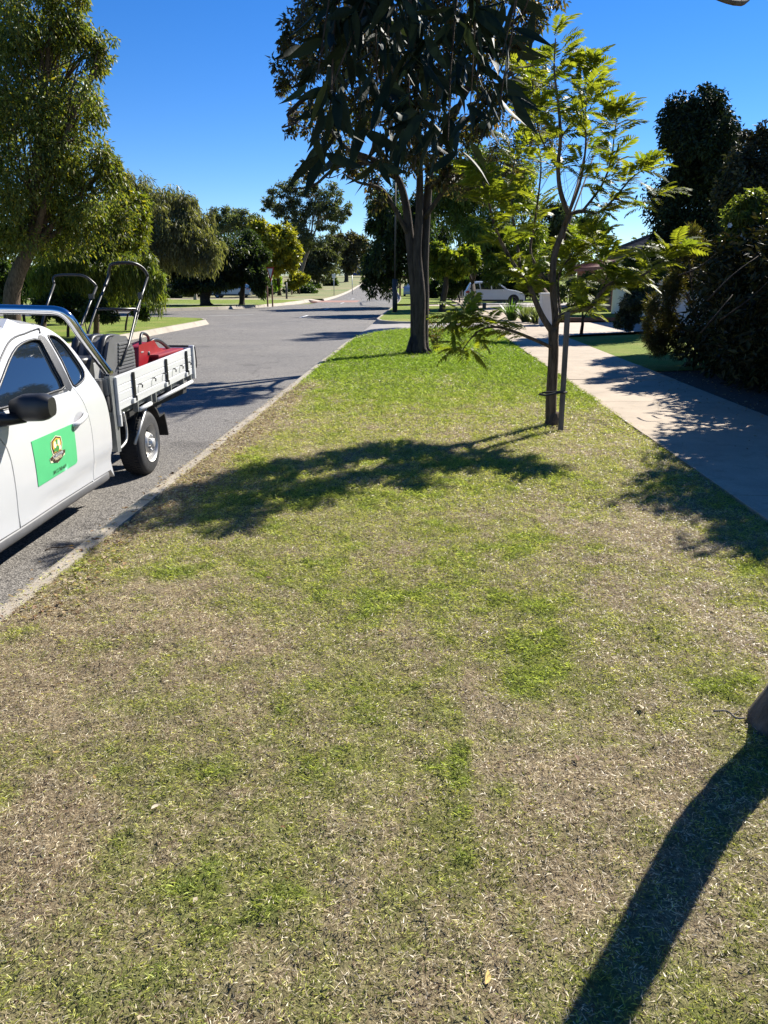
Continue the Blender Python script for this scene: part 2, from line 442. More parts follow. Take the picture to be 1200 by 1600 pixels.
def blades(n, x0, x1, y0, y1, lscale=1.0, yend=None, seed=1, dens=None):
    r = np.random.default_rng(seed)
    x = r.uniform(x0, x1, n); y = r.uniform(y0, y1, n)
    if yend is not None:
        k = y < np.array([YEND(v) for v in x]) - 0.03; x, y = x[k], y[k]; n = len(x)
    g = greenness(x, y)
    isg = r.random(n) < (0.10 + 0.90 * g) * 0.95
    tall = np.clip((g - 0.78) * 3.5, 0, 1)
    L = np.where(isg, r.uniform(0.012, 0.028, n) * (1 + 1.1 * tall * r.random(n)), r.uniform(0.009, 0.03, n)) * lscale
    W = np.where(isg, r.uniform(0.0024, 0.0046, n), r.uniform(0.002, 0.0044, n)) * lscale
    tilt = np.where(isg, r.uniform(0.7, 1.5, n), r.uniform(1.2, 1.62, n))
    az = r.uniform(0, 2 * np.pi, n)
    hx, hy = np.cos(az), np.sin(az)
    bz = mound(x, y) + np.where(isg, r.uniform(-.004, .012, n), r.uniform(-0.003, 0.017, n)) * np.minimum(lscale, 1.6)
    P0 = np.stack([x, y, bz], 1)
    d1 = np.stack([hx * np.sin(tilt * .85), hy * np.sin(tilt * .85), np.cos(tilt * .85)], 1)
    t2 = np.minimum(tilt * 1.18, 1.75)
    d2 = np.stack([hx * np.sin(t2), hy * np.sin(t2), np.cos(t2)], 1)
    tw = r.uniform(-1.0, 1.0, n)
    S = np.stack([-hy * np.cos(tw), hx * np.cos(tw), np.sin(tw) * 0.7], 1) * W[:, None] * 0.5
    Pm = P0 + d1 * (L * 0.5)[:, None]; Pt = Pm + d2 * (L * 0.5)[:, None]
    t = r.random((n, 1)); q = r.random((n, 1))
    farb = np.clip((y - 8) / 8, 0, 1)[:, None]
    cg = (np.array([0.26, 0.31, 0.045]) * (1 - t) + np.array([0.64, 0.62, 0.17]) * t) * (1 - farb) + (np.array([0.15, 0.25, 0.012]) * (1 - t) + np.array([0.36, 0.45, 0.035]) * t) * farb
    deep = tall[:, None] * 0.5
    cg = cg * (1 - deep) + np.array([0.22, 0.34, 0.07]) * (0.6 + 1.0 * t) * deep
    pat = fbm(x, y, 1.7, 71)[:, None]
    cd = np.array([0.76, 0.66, 0.45]) * t + np.array([0.47, 0.37, 0.245]) * (1 - t)
    cd = np.where(q < 0.27 + 0.4 * (pat - 0.4), np.array([0.16, 0.10, 0.058]), cd)
    cd = np.where(q > 0.86, np.array([0.84, 0.75, 0.57]), cd)
    c = np.where(isg[:, None], cg, cd) * (0.55 + 0.9 * fbm(x, y, 24.0, 91, 2))[:, None]
    # dry chips: one long triangle; green blades: a folded two-triangle blade
    ig = np.nonzero(isg)[0]; idr = np.nonzero(~isg)[0]
    Vg = np.stack([P0[ig], Pm[ig] + S[ig], Pt[ig], Pm[ig] - S[ig]], 1).reshape(-1, 3)
    bg_ = np.arange(len(ig)) * 4
    Fg = np.concatenate([np.stack([bg_, bg_ + 1, bg_ + 2], 1), np.stack([bg_, bg_ + 2, bg_ + 3], 1)])
    Vd = np.stack([P0[idr] - S[idr], P0[idr] + S[idr], Pt[idr]], 1).reshape(-1, 3)
    Fd = np.arange(len(idr) * 3).reshape(-1, 3) + len(Vg)
    return np.concatenate([Vg, Vd]), np.concatenate([Fg, Fd]), np.concatenate([np.repeat(c[ig], 4, axis=0), np.repeat(c[idr], 3, axis=0)])
def join_np(parts):
    Vs, Fs, Cs = [], [], []; o = 0
    for v, f, c in parts:
        Vs.append(v); Fs.append(f + o); Cs.append(c); o += len(v)
    return np.concatenate(Vs), np.concatenate(Fs), np.concatenate(Cs)
gz = [(215000, -2.12, 2.49, 0.8, 3.2, .86), (175000, -2.13, 2.49, 3.2, 5.6, 1.0), (120000, -2.13, 2.49, 5.6, 8.5, 1.3), (75000, -2.13, 2.49, 8.5, 12, 1.8),
      (48000, -2.13, 2.49, 12, 18, 2.4), (28000, -2.13, 2.49, 18, 29.6, 3.2)]
V, F3, C = join_np([blades(n, a, b, c, d, s, YEND, 100 + i) for i, (n, a, b, c, d, s) in enumerate(gz)])
go = link('grass', np_mesh('grass', V, F3, M['grass'], C), None)
tag(go, 'short mown patchy grass of the verge', 'grass', kind='stuff')
# overhanging tufts along the kerb and the footpath edge
def tufts():
    out = []
    for i, (x0, w, y0, y1, n) in enumerate([(-2.16, 0.06, 1, 12, 5000), (2.5, 0.05, 3, 18, 5000)]):
        v, f, c = blades(n, x0 - w, x0 + w, y0, y1, 1.25, None, 300 + i); out.append((v, f, c))
    return join_np(out)
V, F3, C = tufts()
tag(link('grass_edge', np_mesh('grass_edge', V, F3, M['grass'], C), None), 'ragged grass overhanging the kerb and path edge', 'grass', kind='stuff')

# --- kerbs: each cast segment a piece
PROF = [(0.0, -0.10), (0.0, 0.0), (0.085, 0.0), (0.115, -0.012), (0.14, -0.05), (0.24, -0.2), (0.34, -0.235), (0.34, -0.30)]
def kerb(name, pts, side, zoff=0.0, seg=2.4, prof=PROF, maxparts=200):
    root = empty(name); root['kind'] = 'structure'
    # resample
    P = [Vector((p[0], p[1], 0)) for p in pts]; d = [0]
    for i in range(1, len(P)): d.append(d[-1] + (P[i] - P[i - 1]).length)
    def pos(s):
        for i in range(1, len(P)):
            if s <= d[i] or i == len(P) - 1:
                t = (s - d[i - 1]) / max(1e-6, d[i] - d[i - 1]); return P[i - 1].lerp(P[i], t)
    n = max(1, round(d[-1] / seg)); L = d[-1] / n
    rr = random.Random(name)
    for k in range(n):
        a, b = k * L + 0.006, (k + 1) * L - 0.006
        rows = []; jz = rr.uniform(-0.006, 0.006); jx = rr.uniform(-0.006, 0.006)
        for i in range(5):
            s = a + (b - a) * i / 4; p = pos(s); q = pos(min(s + 0.05, d[-1])) - pos(max(s - 0.05, 0)); q.normalize()
            nrm = Vector((-q.y, q.x, 0)) * side
            z0 = ter(p.y) + zoff + jz
            rows.append([(p.x + nrm.x * (o + jx), p.y + nrm.y * (o + jx), z0 + zz) for (o, zz) in prof])
        m = MB().sheet(rows)
        m.add(rows[0], [tuple(range(len(prof)))]); m.add(rows[-1], [tuple(range(len(prof)))[::-1]])
        o = m.build('kerb_segment', M['kerb'], root)
        for pl in o.data.polygons: pl.use_smooth = False
    return root
vx = fr(-2.13, 2.4, 10)
kerb('kerb_verge', [(-2.13, y) for y in fr(-6, 22.5, 6)] + [(x, YEND(x)) for x in [-2.1, -2.0, -1.85, -1.6, -1.3, -0.9, -0.4]], 1)
kerb('kerb_second_verge', [(-0.4, 34.0), (-1.3, 34.3), (-1.85, 35.2), (-2.13, 37)] + [(-2.13, y) for y in fr(39, 56, 4)], 1, seg=3)
kerb('kerb_third_verge', [(-2.13 + xo(y), y) for y in fr(61.5, 150, 14)], 1, seg=5)
LK = [(-10.2, y) for y in fr(-6, 35, 6)] + [(-10.3, 36.6), (-10.9, 38.1), (-12.3, 39.0), (-15, 39.5), (-30, 39.5)]
kerb('kerb_left_lawn', LK, -1, zoff=-0.05, seg=3)
LK2 = [(-60, 48.9), (-24, 49.8), (-18, 52), (-14.5, 56), (-12.6, 61), (-11.9, 66.5), (-11.8, 72), (-11.7, 78.9)]
kerb('kerb_corner_island', LK2, -1, zoff=-0.05, seg=3)
kerb('kerb_far_left', [(-10.3 + xo(y), y) for y in fr(82, 300, 20)], -1, zoff=-0.05, seg=8)

# --- footpath slabs
fp = empty('footpath'); fp['kind'] = 'structure'
ys = [-4, -1.5, 1.0]
while ys[-1] < 130: ys.append(ys[-1] + (2.55 if ys[-1] < 60 else 6))
rr = random.Random(3)
for y0, y1 in zip(ys[:-1], ys[1:]):
    z = 0.004 + rr.uniform(-0.004, 0.004) + ter((y0 + y1) / 2)
    if 57 < y0 < 59.5: continue
    w0, w1 = 2.5 + xo(y0), 4.42 + xo(y0)
    MB().box(((w0 + w1) / 2, (y0 + y1) / 2, z - 0.05), (w1 - w0, y1 - y0 - 0.012, 0.1)).build('slab', M['path'], fp, bevel=0.006)

# --- driveways across the right verge
dw = MB().sheet([[(-2.42, y, ROAD_Z + 0.012), (-2.1, y, -0.16), (-1.0, y, -0.08), (0.5, y, -0.06), (2.495, y, -0.045)] for y in fr(23.0, 38, 10)])
tag(dw.build('driveway', M['drive']), kind='structure')
dw = MB().sheet([[(-2.42, y, ROAD_Z + 0.012), (-1.6, y, -0.1), (2.495, y, -0.014), (9, y, 0.0)] for y in fr(56.5, 61.2, 3)])
tag(dw.build('second_driveway', M['drive_warm']), kind='structure')
poly('house_driveway', [(4.43, 25.5), (4.43, 33.5), (16, 36), (30, 37), (30, 30), (15, 29.5), (8, 28.3)], -0.016, M['drive_warm'])
poly('far_driveway', [(4.43, 55), (4.43, 64), (14, 66), (14, 53)], 0.004, M['drive'])
# --- lawns
def grid_lawn(name, pts, z, m=None): return poly(name, pts, z, m or M['turf'])
grid_lawn('second_verge_lawn', [(-2.13, 56.4), (-2.13, 37), (-1.85, 35.2), (-1.3, 34.3), (-0.4, 34.0), (2.49, 34.0), (2.49, 56.4)], -0.002)
strip('third_verge_lawn', lambda y: -2.13 + xo(y), lambda y: 2.49 + xo(y), fr(61.3, 150, 14), lambda y: ter(y) - 0.004, M['turf'])
grid_lawn('front_lawn', [(4.43, 15.2), (5.6, 15.6), (7.5, 16.2), (14, 18), (14, 28), (8, 26.8), (4.43, 24.6)], -0.005)
grid_lawn('house_lawn', [(4.43, 37.5), (4.43, 54.5), (10, 52.5), (30, 50), (30, 38), (16, 37)], -0.006)
poly('garden_bed', [(4.43, -6), (30, -6), (30, 18), (14, 17.8), (7.5, 16.1), (5.6, 15.5), (4.43, 15.1)], -0.012, M['mulch'])
grid_lawn('left_lawn', [(-10.2, -10)] + LK[:-1] + [(-80, 39.5), (-80, -10)], -0.055)
grid_lawn('corner_lawn', LK2[::-1] + [(-60, 79), (-12.5, 79)], -0.055)
strip('far_left_lawn', lambda y: -160, lambda y: -10.3 + xo(y), fr(82, 300, 20), lambda y: ter(y) - 0.055, M['ground'])
strip('far_right_lawn', lambda y: 4.4 + xo(y), lambda y: 120, fr(66, 330, 20), lambda y: ter(y) - 0.03, M['turf'])
poly('left_footpath', [(-90, 78.9), (-11.7, 78.9), (-11.7, 82.1), (-90, 81.8)], -0.06, M['drive_warm'])
tag(MB().sheet([[(-11.72, y, -0.06), (-10.6, y, ROAD_Z + .004)] for y in (78.88, 82.1)]).add([(-11.72, 78.88, -.06), (-10.6, 78.88, ROAD_Z + .004), (-11.72, 78.88, -.3)], [(0, 2, 1)]).build('kerb_ramp', M['drive_warm']), kind='structure')
poly('island_path', [(-60, 59.0), (-13.5, 61.5), (-13.3, 62.5), (-60, 60.4)], -0.048, M['drive'])
strip('brick_crossing', lambda y: -10.9 + xo(y), lambda y: -6.4 + xo(y), fr(76, 83, 2), lambda y: ROAD_Z + 0.005, M['brick_paving'])
strip('far_brick_crossing', lambda y: XL(y) + 5.4, lambda y: XR(y) + 0.3, fr(150, 175, 4), lambda y: ter(y) + ROAD_Z + 0.006, M['brick_paving'])
strip('cross_street', lambda y: -200, lambda y: 200, fr(398, 412, 2), lambda y: ter(y) + 0.03, M['drive'])
poly('side_path', [(-60, 139), (-16.5, 139), (-16.5, 141), (-60, 141)], lambda y: ter(y) - 0.045, M['drive_warm'])
# --- painted centre dashes
dl = empty('road_marking'); dl['kind'] = 'structure'
for (px, py) in [(475, 494.5), (511, 482.5), (535, 473.5), (551, 467)]:
    c = gp(px, py, ROAD_Z)
    MB().sheet([[(c.x - 0.07, c.y - 1.5, ROAD_Z + 0.005), (c.x + 0.07, c.y - 1.5, ROAD_Z + 0.005)], [(c.x - 0.07, c.y + 1.5, ROAD_Z + 0.005), (c.x + 0.07, c.y + 1.5, ROAD_Z + 0.005)]]).build('dash', M['paint_line'], dl)
MB().sheet([[(-12.6, 45.0, ROAD_Z + 0.001), (-12.6, 45.15, ROAD_Z + 0.001)], [(-10.2, 47.0, ROAD_Z + 0.001), (-10.2, 47.15, ROAD_Z + 0.001)]]).build('dash', M['paint_line'], dl)

# ------------------------------------------------------------------ vegetation
def curve_pts(a, b, n=6, sag=0.0, wob=0.0, r=random):
    a, b = Vector(a), Vector(b); L = (b - a).length; out = []
    o1 = Vector((r.uniform(-1, 1), r.uniform(-1, 1), r.uniform(-1, 1))) * wob * L
    for i in range(n + 1):
        t = i / n; p = a.lerp(b, t) + o1 * math.sin(math.pi * t) + Vector((0, 0, -sag * L * math.sin(math.pi * t)))
        out.append(p)
    return out
def smooth_path(pts, k=4):
    P = [Vector(p) for p in pts]; out = []
    for i in range(len(P) - 1):
        p0 = P[max(i - 1, 0)]; p1 = P[i]; p2 = P[i + 1]; p3 = P[min(i + 2, len(P) - 1)]
        for j in range(k):
            t = j / k
            out.append(0.5 * ((2 * p1) + (p2 - p0) * t + (2 * p0 - 5 * p1 + 4 * p2 - p3) * t * t + (3 * p1 - p0 - 3 * p2 + p3) * t ** 3))
    out.append(P[-1]); return out
def lim(m, pts, r0, r1, n=8, k=4):
    p = smooth_path(pts, k); L = len(p) - 1
    m.tube(p, [r0 + (r1 - r0) * i / L for i in range(L + 1)], n)

def leaf_quads(P, A, Nn, L, W, fold=0.25):
    """P base points, A axis, Nn normal-ish, arrays -> verts, faces (folded lozenge leaves)"""
    A = A / (np.linalg.norm(A, axis=1, keepdims=True) + 1e-9)
    S = np.cross(A, Nn); S /= (np.linalg.norm(S, axis=1, keepdims=True) + 1e-9)
    N2 = np.cross(S, A)
    L = L[:, None]; W = W[:, None]
    mid = P + A * L * 0.42
    V = np.stack([P, mid + S * W * .5 + N2 * W * fold, P + A * L - N2 * L * 0.08, mid - S * W * .5 + N2 * W * fold], 1).reshape(-1, 3)
    b = np.arange(len(P)) * 4
    F = np.concatenate([np.stack([b, b + 1, b + 2], 1), np.stack([b, b + 2, b + 3], 1)])
    return V, F
def palette(n, cols, r, var=0.2):
    cols = np.array(cols); i = r.integers(0, len(cols), n); j = r.integers(0, len(cols), n); t = r.random((n, 1))
    return (cols[i] * t + cols[j] * (1 - t)) * r.uniform(1 - var, 1 + var, (n, 1))

def crown(clumps, n, size, cols, seed, aspect=0.45, droop=0.5, sub=14, spread=0.34, shell=0.5, strands=0.0, strand_len=1.0, var=0.25, sunny=None):
    """clumps: (x,y,z,rx,ry,rz). Returns verts, tris, colours and the sub-clump centres"""
    r = np.random.default_rng(seed)
    C = np.array([c[:6] for c in clumps], float)
    w = (C[:, 3] * C[:, 4] * C[:, 5]) ** 0.66; w /= w.sum()
    subs = []; cnt = []
    for c, q in zip(C, w):
        m = max(4, int(sub * (0.5 + len(C) * q * 0.5)))
        d = r.normal(size=(m, 3)); d /= np.linalg.norm(d, axis=1, keepdims=True)
        rad = r.random((m, 1)) ** (1 / 3 if shell < .3 else 1 / 4.5)
        subs.append(np.concatenate([c[:3] + d * rad * c[3:6] * 0.86, np.tile(c[3:6] * spread, (m, 1)) * r.uniform(0.6, 1.25, (m, 1)), r.normal(0, 1, (m, 1))], 1)); cnt.append(np.full(m, q / m))
    S = np.concatenate(subs); pr = np.concatenate(cnt); pr /= pr.sum()
    k = r.choice(len(S), n, p=pr)
    g = r.normal(size=(n, 3)); g /= np.linalg.norm(g, axis=1, keepdims=True); g *= r.random((n, 1)) ** 0.42
    P = S[k, :3] + g * S[k, 3:6]
    A = g * 0.8 + r.normal(size=(n, 3)) * 0.6; A[:, 2] -= droop
    if strands > 0:
        h = r.random(n) < strands
        P[h, 2] -= r.random(h.sum()) ** 1.3 * strand_len * (0.5 + 0.5 * r.random(len(S)))[k[h]]
        # gather onto strands
        ph = r.integers(0, 22, n); off = np.stack([np.sin(ph * 2.4 + k), np.cos(ph * 1.7 + k * 3.1)], 1) * S[k, 3:5] * 0.9
        P[h, 0] = S[k[h], 0] + off[h, 0] + r.normal(0, 0.03, h.sum()); P[h, 1] = S[k[h], 1] + off[h, 1] + r.normal(0, 0.03, h.sum())
        A[h] = np.stack([r.normal(0, .3, h.sum()), r.normal(0, .3, h.sum()), -np.ones(h.sum())], 1)
    Nn = r.normal(size=(n, 3)); Nn[:, 2] += 0.8
    L = size * r.uniform(0.65, 1.3, n)
    V, F = leaf_quads(P, A, Nn, L, L * aspect * r.uniform(0.8, 1.2, n))
    c = palette(n, cols, r, var) * (1 + 0.16 * S[k, 6:7]).clip(0.6, 1.5)
    if sunny is not None:
        t = (r.random((n, 1)) < sunny[1]); c = np.where(t, np.array(sunny[0]) * r.uniform(.7, 1.2, (n, 1)), c)  # a random share of leaves is coloured as if sunlit
    return V, F, np.repeat(np.clip(c, 0, 1), 4, axis=0), S

def tree(name, label, cat, base, clumps, n, size, cols, bark='bark_dark', tr=0.2, fork=None, seed=1, group=None, trunk_pts=None, lm='leaf', twigs=2, limbs=True, crown_name='crown', **kw):
    base = Vector(base); root = empty(name, base); tag(root, label, cat, group)
    V, F, c, S = crown(clumps, n, size, cols, seed, **kw)
    V = V - np.array(base)
    r = random.Random(seed); m = MB(); m.M = Matrix.Translation(-base)
    ctr = Vector(np.mean([q[:3] for q in clumps], axis=0))
    low = min(q[2] - q[5] for q in clumps)
    if fork is None: fork = Vector((base.x + (ctr.x - base.x) * 0.25, base.y + (ctr.y - base.y) * .25, max(base.z + 0.6, low + 0.25 * (ctr.z - low))))
    fork = Vector(fork)
    tp = trunk_pts or [base + Vector((0, 0, -0.15)), base.lerp(fork, 0.35) + Vector((r.uniform(-.1, .1), r.uniform(-.1, .1), 0)) * tr * 3, base.lerp(fork, 0.7) + Vector((r.uniform(-.1, .1), r.uniform(-.1, .1), 0)) * tr * 3, fork]
    sp = smooth_path(tp, 4); L = len(sp) - 1
    m.tube(sp, [tr * (1.55 if i == 0 else (1.2 if i == 1 else 1.0 - 0.3 * i / L)) for i in range(L + 1)], 10)
    if limbs:
        for q in clumps:
            cc = Vector(q[:3]); rr_ = tr * 0.42
            pts = curve_pts(fork, cc, 6, -0.12, 0.12, r)
            m.tube(pts, [rr_ * (1 - 0.75 * i / 6) for i in range(7)], 6)
            near = [s for s in S if (Vector(s[:3]) - cc).length < max(q[3:6]) * 1.05]
            for s in near[:twigs * 6]:
                st = pts[r.choice([3, 4, 5, 6])]
                m.tube(curve_pts(st, s[:3], 4, -0.08, 0.15, r), [rr_ * 0.3 * (1 - 0.8 * i / 4) for i in range(5)], 4, False)
    m.build('trunk', M[bark], root)
    o = link(crown_name, np_mesh(crown_name, V, F, M[lm], c), None, root)
    return root
def px_clumps(Y, L, depth=1.0, jit=0.35, seed=0):
    """clumps measured in the photograph as (px, py, rx, ry), each at about distance Y"""
    r = random.Random(seed); out = []
    for (px, py, rx, ry, *o) in L:
        y = Y + (o[0] if o else r.uniform(-jit, jit) * rx / FPX * Y)
        c = at(px, py, y); s = y / FPX
        out.append((c.x, c.y, c.z, rx * s, max(rx, ry) * s * 0.85 * depth, ry * s))
    return out
def gbase(px, py, z=0.0):
    return gp(px, py, z)

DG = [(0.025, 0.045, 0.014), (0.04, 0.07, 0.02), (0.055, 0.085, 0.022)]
OL = [(0.05, 0.07, 0.02), (0.085, 0.1, 0.028), (0.11, 0.12, 0.035), (0.04, 0.06, 0.02)]
# 1 big tree on the far left
tree('street_tree', 'tall dense olive green tree at the left edge beyond the white ute', 'tree', (-11.5, 21.5, -0.06),
     px_clumps(21.5, [(60, 120, 100, 120), (135, 80, 40, 32), (165, 75, 22, 18), (20, 260, 120, 130), (118, 215, 66, 85), (150, 325, 66, 62), (60, 350, 100, 55), (10, 20, 90, 80), (110, 20, 30, 40), (85, -60, 80, 60), (-100, 150, 110, 130), (-110, 320, 100, 90), (172, 255, 22, 40)], 1.0, seed=1),
     85000, 0.125, [(0.09, 0.12, 0.026), (0.13, 0.155, 0.036), (0.18, 0.19, 0.05), (0.065, 0.095, 0.026)], 'bark_brown', 0.24, fork=at(50, 390, 21.5), seed=2, aspect=0.36, droop=0.9, sub=20, spread=0.36, sunny=((0.24, 0.21, 0.035), 0.10), trunk_pts=[(-11.5, 21.5, -0.2), at(18, 470, 21.5), at(27, 430, 21.5), at(44, 392, 21.5), at(58, 350, 21.5)])
# yellow-green lower tree behind it
tree('street_tree', 'yellow green spreading tree just right of the tall olive tree', 'tree', (-13.2, 26.5, -0.06),
     px_clumps(26.5, [(150, 370, 60, 45), (195, 345, 32, 50), (205, 320, 24, 30), (110, 395, 60, 35), (175, 400, 40, 30)], 1.0, seed=3),
     26000, 0.15, [(0.11, 0.145, 0.022), (0.18, 0.2, 0.03), (0.08, 0.11, 0.02)], 'bark_brown', 0.14, seed=4, aspect=0.3, droop=0.7, sub=18, sunny=((0.3, 0.28, 0.03), 0.15))
# weeping shrub with curtains of leaves
tree('weeping_shrub', 'weeping shrub with hanging light green curtains on the left lawn', 'shrub', (-10.9, 25.6, -0.06),
     px_clumps(25.0, [(225, 415, 26, 20), (190, 405, 38, 22), (140, 415, 45, 25), (90, 420, 45, 25), (243, 430, 12, 20)], 1.0, seed=5),
     21000, 0.2, [(0.07, 0.11, 0.02), (0.11, 0.15, 0.03), (0.15, 0.18, 0.04)], 'bark_brown', 0.1, seed=6, aspect=0.14, droop=1.2, sub=16, strands=0.8, strand_len=1.25, sunny=((0.25, 0.26, 0.06), 0.15))
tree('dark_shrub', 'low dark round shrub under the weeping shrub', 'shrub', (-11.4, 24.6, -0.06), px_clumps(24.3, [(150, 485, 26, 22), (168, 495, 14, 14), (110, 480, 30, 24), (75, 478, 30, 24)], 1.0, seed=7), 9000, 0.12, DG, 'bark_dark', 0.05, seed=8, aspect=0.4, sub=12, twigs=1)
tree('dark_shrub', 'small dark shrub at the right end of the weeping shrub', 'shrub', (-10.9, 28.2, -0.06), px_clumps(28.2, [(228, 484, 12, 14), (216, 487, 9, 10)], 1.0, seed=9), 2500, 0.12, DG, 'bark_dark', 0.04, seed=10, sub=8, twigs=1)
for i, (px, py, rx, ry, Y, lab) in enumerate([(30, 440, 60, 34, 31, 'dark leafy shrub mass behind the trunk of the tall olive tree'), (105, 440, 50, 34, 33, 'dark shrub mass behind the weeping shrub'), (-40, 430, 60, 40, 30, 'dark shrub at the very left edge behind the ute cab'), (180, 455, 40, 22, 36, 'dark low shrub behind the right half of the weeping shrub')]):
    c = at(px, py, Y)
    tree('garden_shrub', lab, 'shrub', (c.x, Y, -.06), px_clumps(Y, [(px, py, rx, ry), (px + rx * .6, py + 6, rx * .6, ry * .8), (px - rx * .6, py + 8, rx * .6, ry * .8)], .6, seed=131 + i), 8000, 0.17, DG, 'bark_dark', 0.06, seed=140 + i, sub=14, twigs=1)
for i, (px, py, rx, ry, Y, lab) in enumerate([(745, 435, 45, 26, 78, 'dark hedge mass behind the roof of the white car'), (830, 430, 40, 30, 76, 'dark hedge mass behind the bonnet of the white car'), (690, 445, 36, 20, 84, 'dark shrub mass beyond the small yellow green tree'), (900, 360, 40, 30, 84, 'blue green tree top behind the red tiled roof')]):
    c = at(px, py, Y)
    tree('garden_shrub', lab, 'shrub', (c.x, Y, 0), px_clumps(Y, [(px, py, rx, ry), (px + rx * .6, py + 6, rx * .6, ry * .8), (px - rx * .6, py + 8, rx * .6, ry * .8)], .6, seed=151 + i), 8000, 0.36, DG, 'bark_dark', 0.08, seed=160 + i, sub=14, twigs=1)
# grey green peppermint
tree('peppermint_tree', 'large rounded grey green weeping tree beyond the weeping shrub', 'tree', (-20.5, 49, -0.3),
     px_clumps(50, [(245, 335, 62, 50), (208, 305, 36, 34), (292, 355, 46, 46), (255, 385, 65, 40), (315, 385, 34, 30), (225, 375, 45, 45)], 1.0, seed=11),
     40000, 0.3, [(0.11, 0.12, 0.06), (0.16, 0.165, 0.085), (0.07, 0.08, 0.04), (0.2, 0.195, 0.1)], 'bark_dark', 0.3, seed=12, aspect=0.2, droop=1.4, sub=26, spread=0.3, strands=0.45, strand_len=1.4)
# dark shade trees on the corner island
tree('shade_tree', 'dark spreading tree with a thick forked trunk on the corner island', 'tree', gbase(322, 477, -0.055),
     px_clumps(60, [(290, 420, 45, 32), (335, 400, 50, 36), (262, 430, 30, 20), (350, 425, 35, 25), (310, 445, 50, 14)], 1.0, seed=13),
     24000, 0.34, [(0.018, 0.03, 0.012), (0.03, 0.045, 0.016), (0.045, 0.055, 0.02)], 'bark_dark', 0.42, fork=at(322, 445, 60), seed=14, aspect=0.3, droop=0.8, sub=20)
tree('shade_tree', 'dark rounded tree with a slim straight trunk right of the forked one', 'tree', gbase(378, 476, -0.055),
     px_clumps(61, [(385, 395, 34, 32), (400, 425, 22, 32), (365, 420, 28, 24), (408, 440, 14, 22)], 1.0, seed=15),
     18000, 0.3, [(0.02, 0.035, 0.014), (0.035, 0.055, 0.02), (0.05, 0.075, 0.026)], 'bark_dark', 0.22, fork=at(380, 440, 61), seed=16, aspect=0.3, droop=0.8, sub=18)
# yellow tree
tree('yellow_tree', 'bright yellow green tree behind the give way sign', 'tree', gbase(437, 462, -0.055),
     px_clumps(92, [(440, 385, 34, 32), (415, 372, 26, 24), (458, 400, 12, 26), (425, 410, 22, 22), (400, 360, 16, 20)], 1.0, seed=17),
     13000, 0.42, [(0.17, 0.18, 0.02), (0.24, 0.235, 0.025), (0.11, 0.13, 0.02), (0.3, 0.27, 0.03)], 'bark_dark', 0.25, seed=18, aspect=0.5, sub=22, spread=0.28)
tree('yellow_tree', 'low yellow green bush beside the slim black post', 'shrub', gbase(468, 460, -0.055),
     px_clumps(97, [(468, 435, 17, 10), (456, 440, 9, 9)], 1.0, seed=19), 3000, 0.35, [(0.2, 0.2, 0.03), (0.28, 0.26, 0.03), (0.12, 0.15, 0.03)], 'bark_dark', 0.1, seed=20, sub=10)
tree('low_bush', 'small lime green bush behind the give way posts', 'shrub', gbase(432, 459, -0.055), px_clumps(99, [(432, 442, 7, 12)], 1.0, seed=21), 1200, 0.3, [(0.15, 0.24, 0.03), (0.2, 0.3, 0.04)], 'bark_dark', 0.06, seed=22, sub=8)
# pale gums on the skyline
tree('skyline_gum', 'thin pale gum showing above the dark rounded tree', 'tree', (-38, 130, 0.2), px_clumps(130, [(350, 335, 22, 14), (378, 342, 24, 14), (335, 350, 25, 16), (400, 352, 14, 12), (370, 365, 45, 25)], 1.0, seed=23), 9000, 0.55, [(0.09, 0.11, 0.06), (0.13, 0.15, 0.08), (0.06, 0.08, 0.04)], 'bark_pale', 0.35, seed=24, aspect=0.3, sub=20, spread=0.26)
tree('tall_gum', 'tall airy eucalyptus standing against the sky left of the road', 'tree', (-21, 128, 0.15),
     px_clumps(128, [(440, 306, 32, 20), (470, 292, 30, 16), (508, 305, 30, 22), (527, 328, 22, 20), (500, 340, 38, 26), (455, 330, 32, 20), (480, 365, 40, 22), (416, 318, 14, 10)], 1.0, seed=25),
     13000, 0.55, [(0.045, 0.06, 0.036), (0.07, 0.09, 0.05), (0.10, 0.115, 0.065)], 'bark_grey', 0.35, fork=at(484, 385, 128), seed=26, aspect=0.3, droop=0.8, sub=22, spread=0.2)
tree('roadside_tree', 'rounded dark grey green tree on the far left bank with a short trunk', 'tree', gbase(497, 453, 0.0), px_clumps(143, [(497, 405, 34, 28), (478, 395, 22, 20), (515, 390, 24, 20), (500, 425, 30, 14), (472, 420, 16, 16)], 1.0, seed=27), 13000, 0.6, [(0.06, 0.07, 0.04), (0.09, 0.1, 0.055), (0.04, 0.05, 0.028)], 'bark_dark', 0.45, fork=at(497, 428, 143), seed=28, aspect=0.35, sub=24)
tree('roadside_tree', 'smaller brown tinged tree higher up the far left bank', 'tree', at(541, 441, 215), px_clumps(215, [(545, 390, 24, 24), (528, 380, 16, 16), (558, 385, 16, 20), (545, 412, 18, 12)], 1.0, seed=29), 9000, 0.9, [(0.07, 0.065, 0.035), (0.10, 0.09, 0.05), (0.045, 0.05, 0.03)], 'bark_dark', 0.6, fork=at(542, 420, 215), seed=30, aspect=0.35, sub=20)
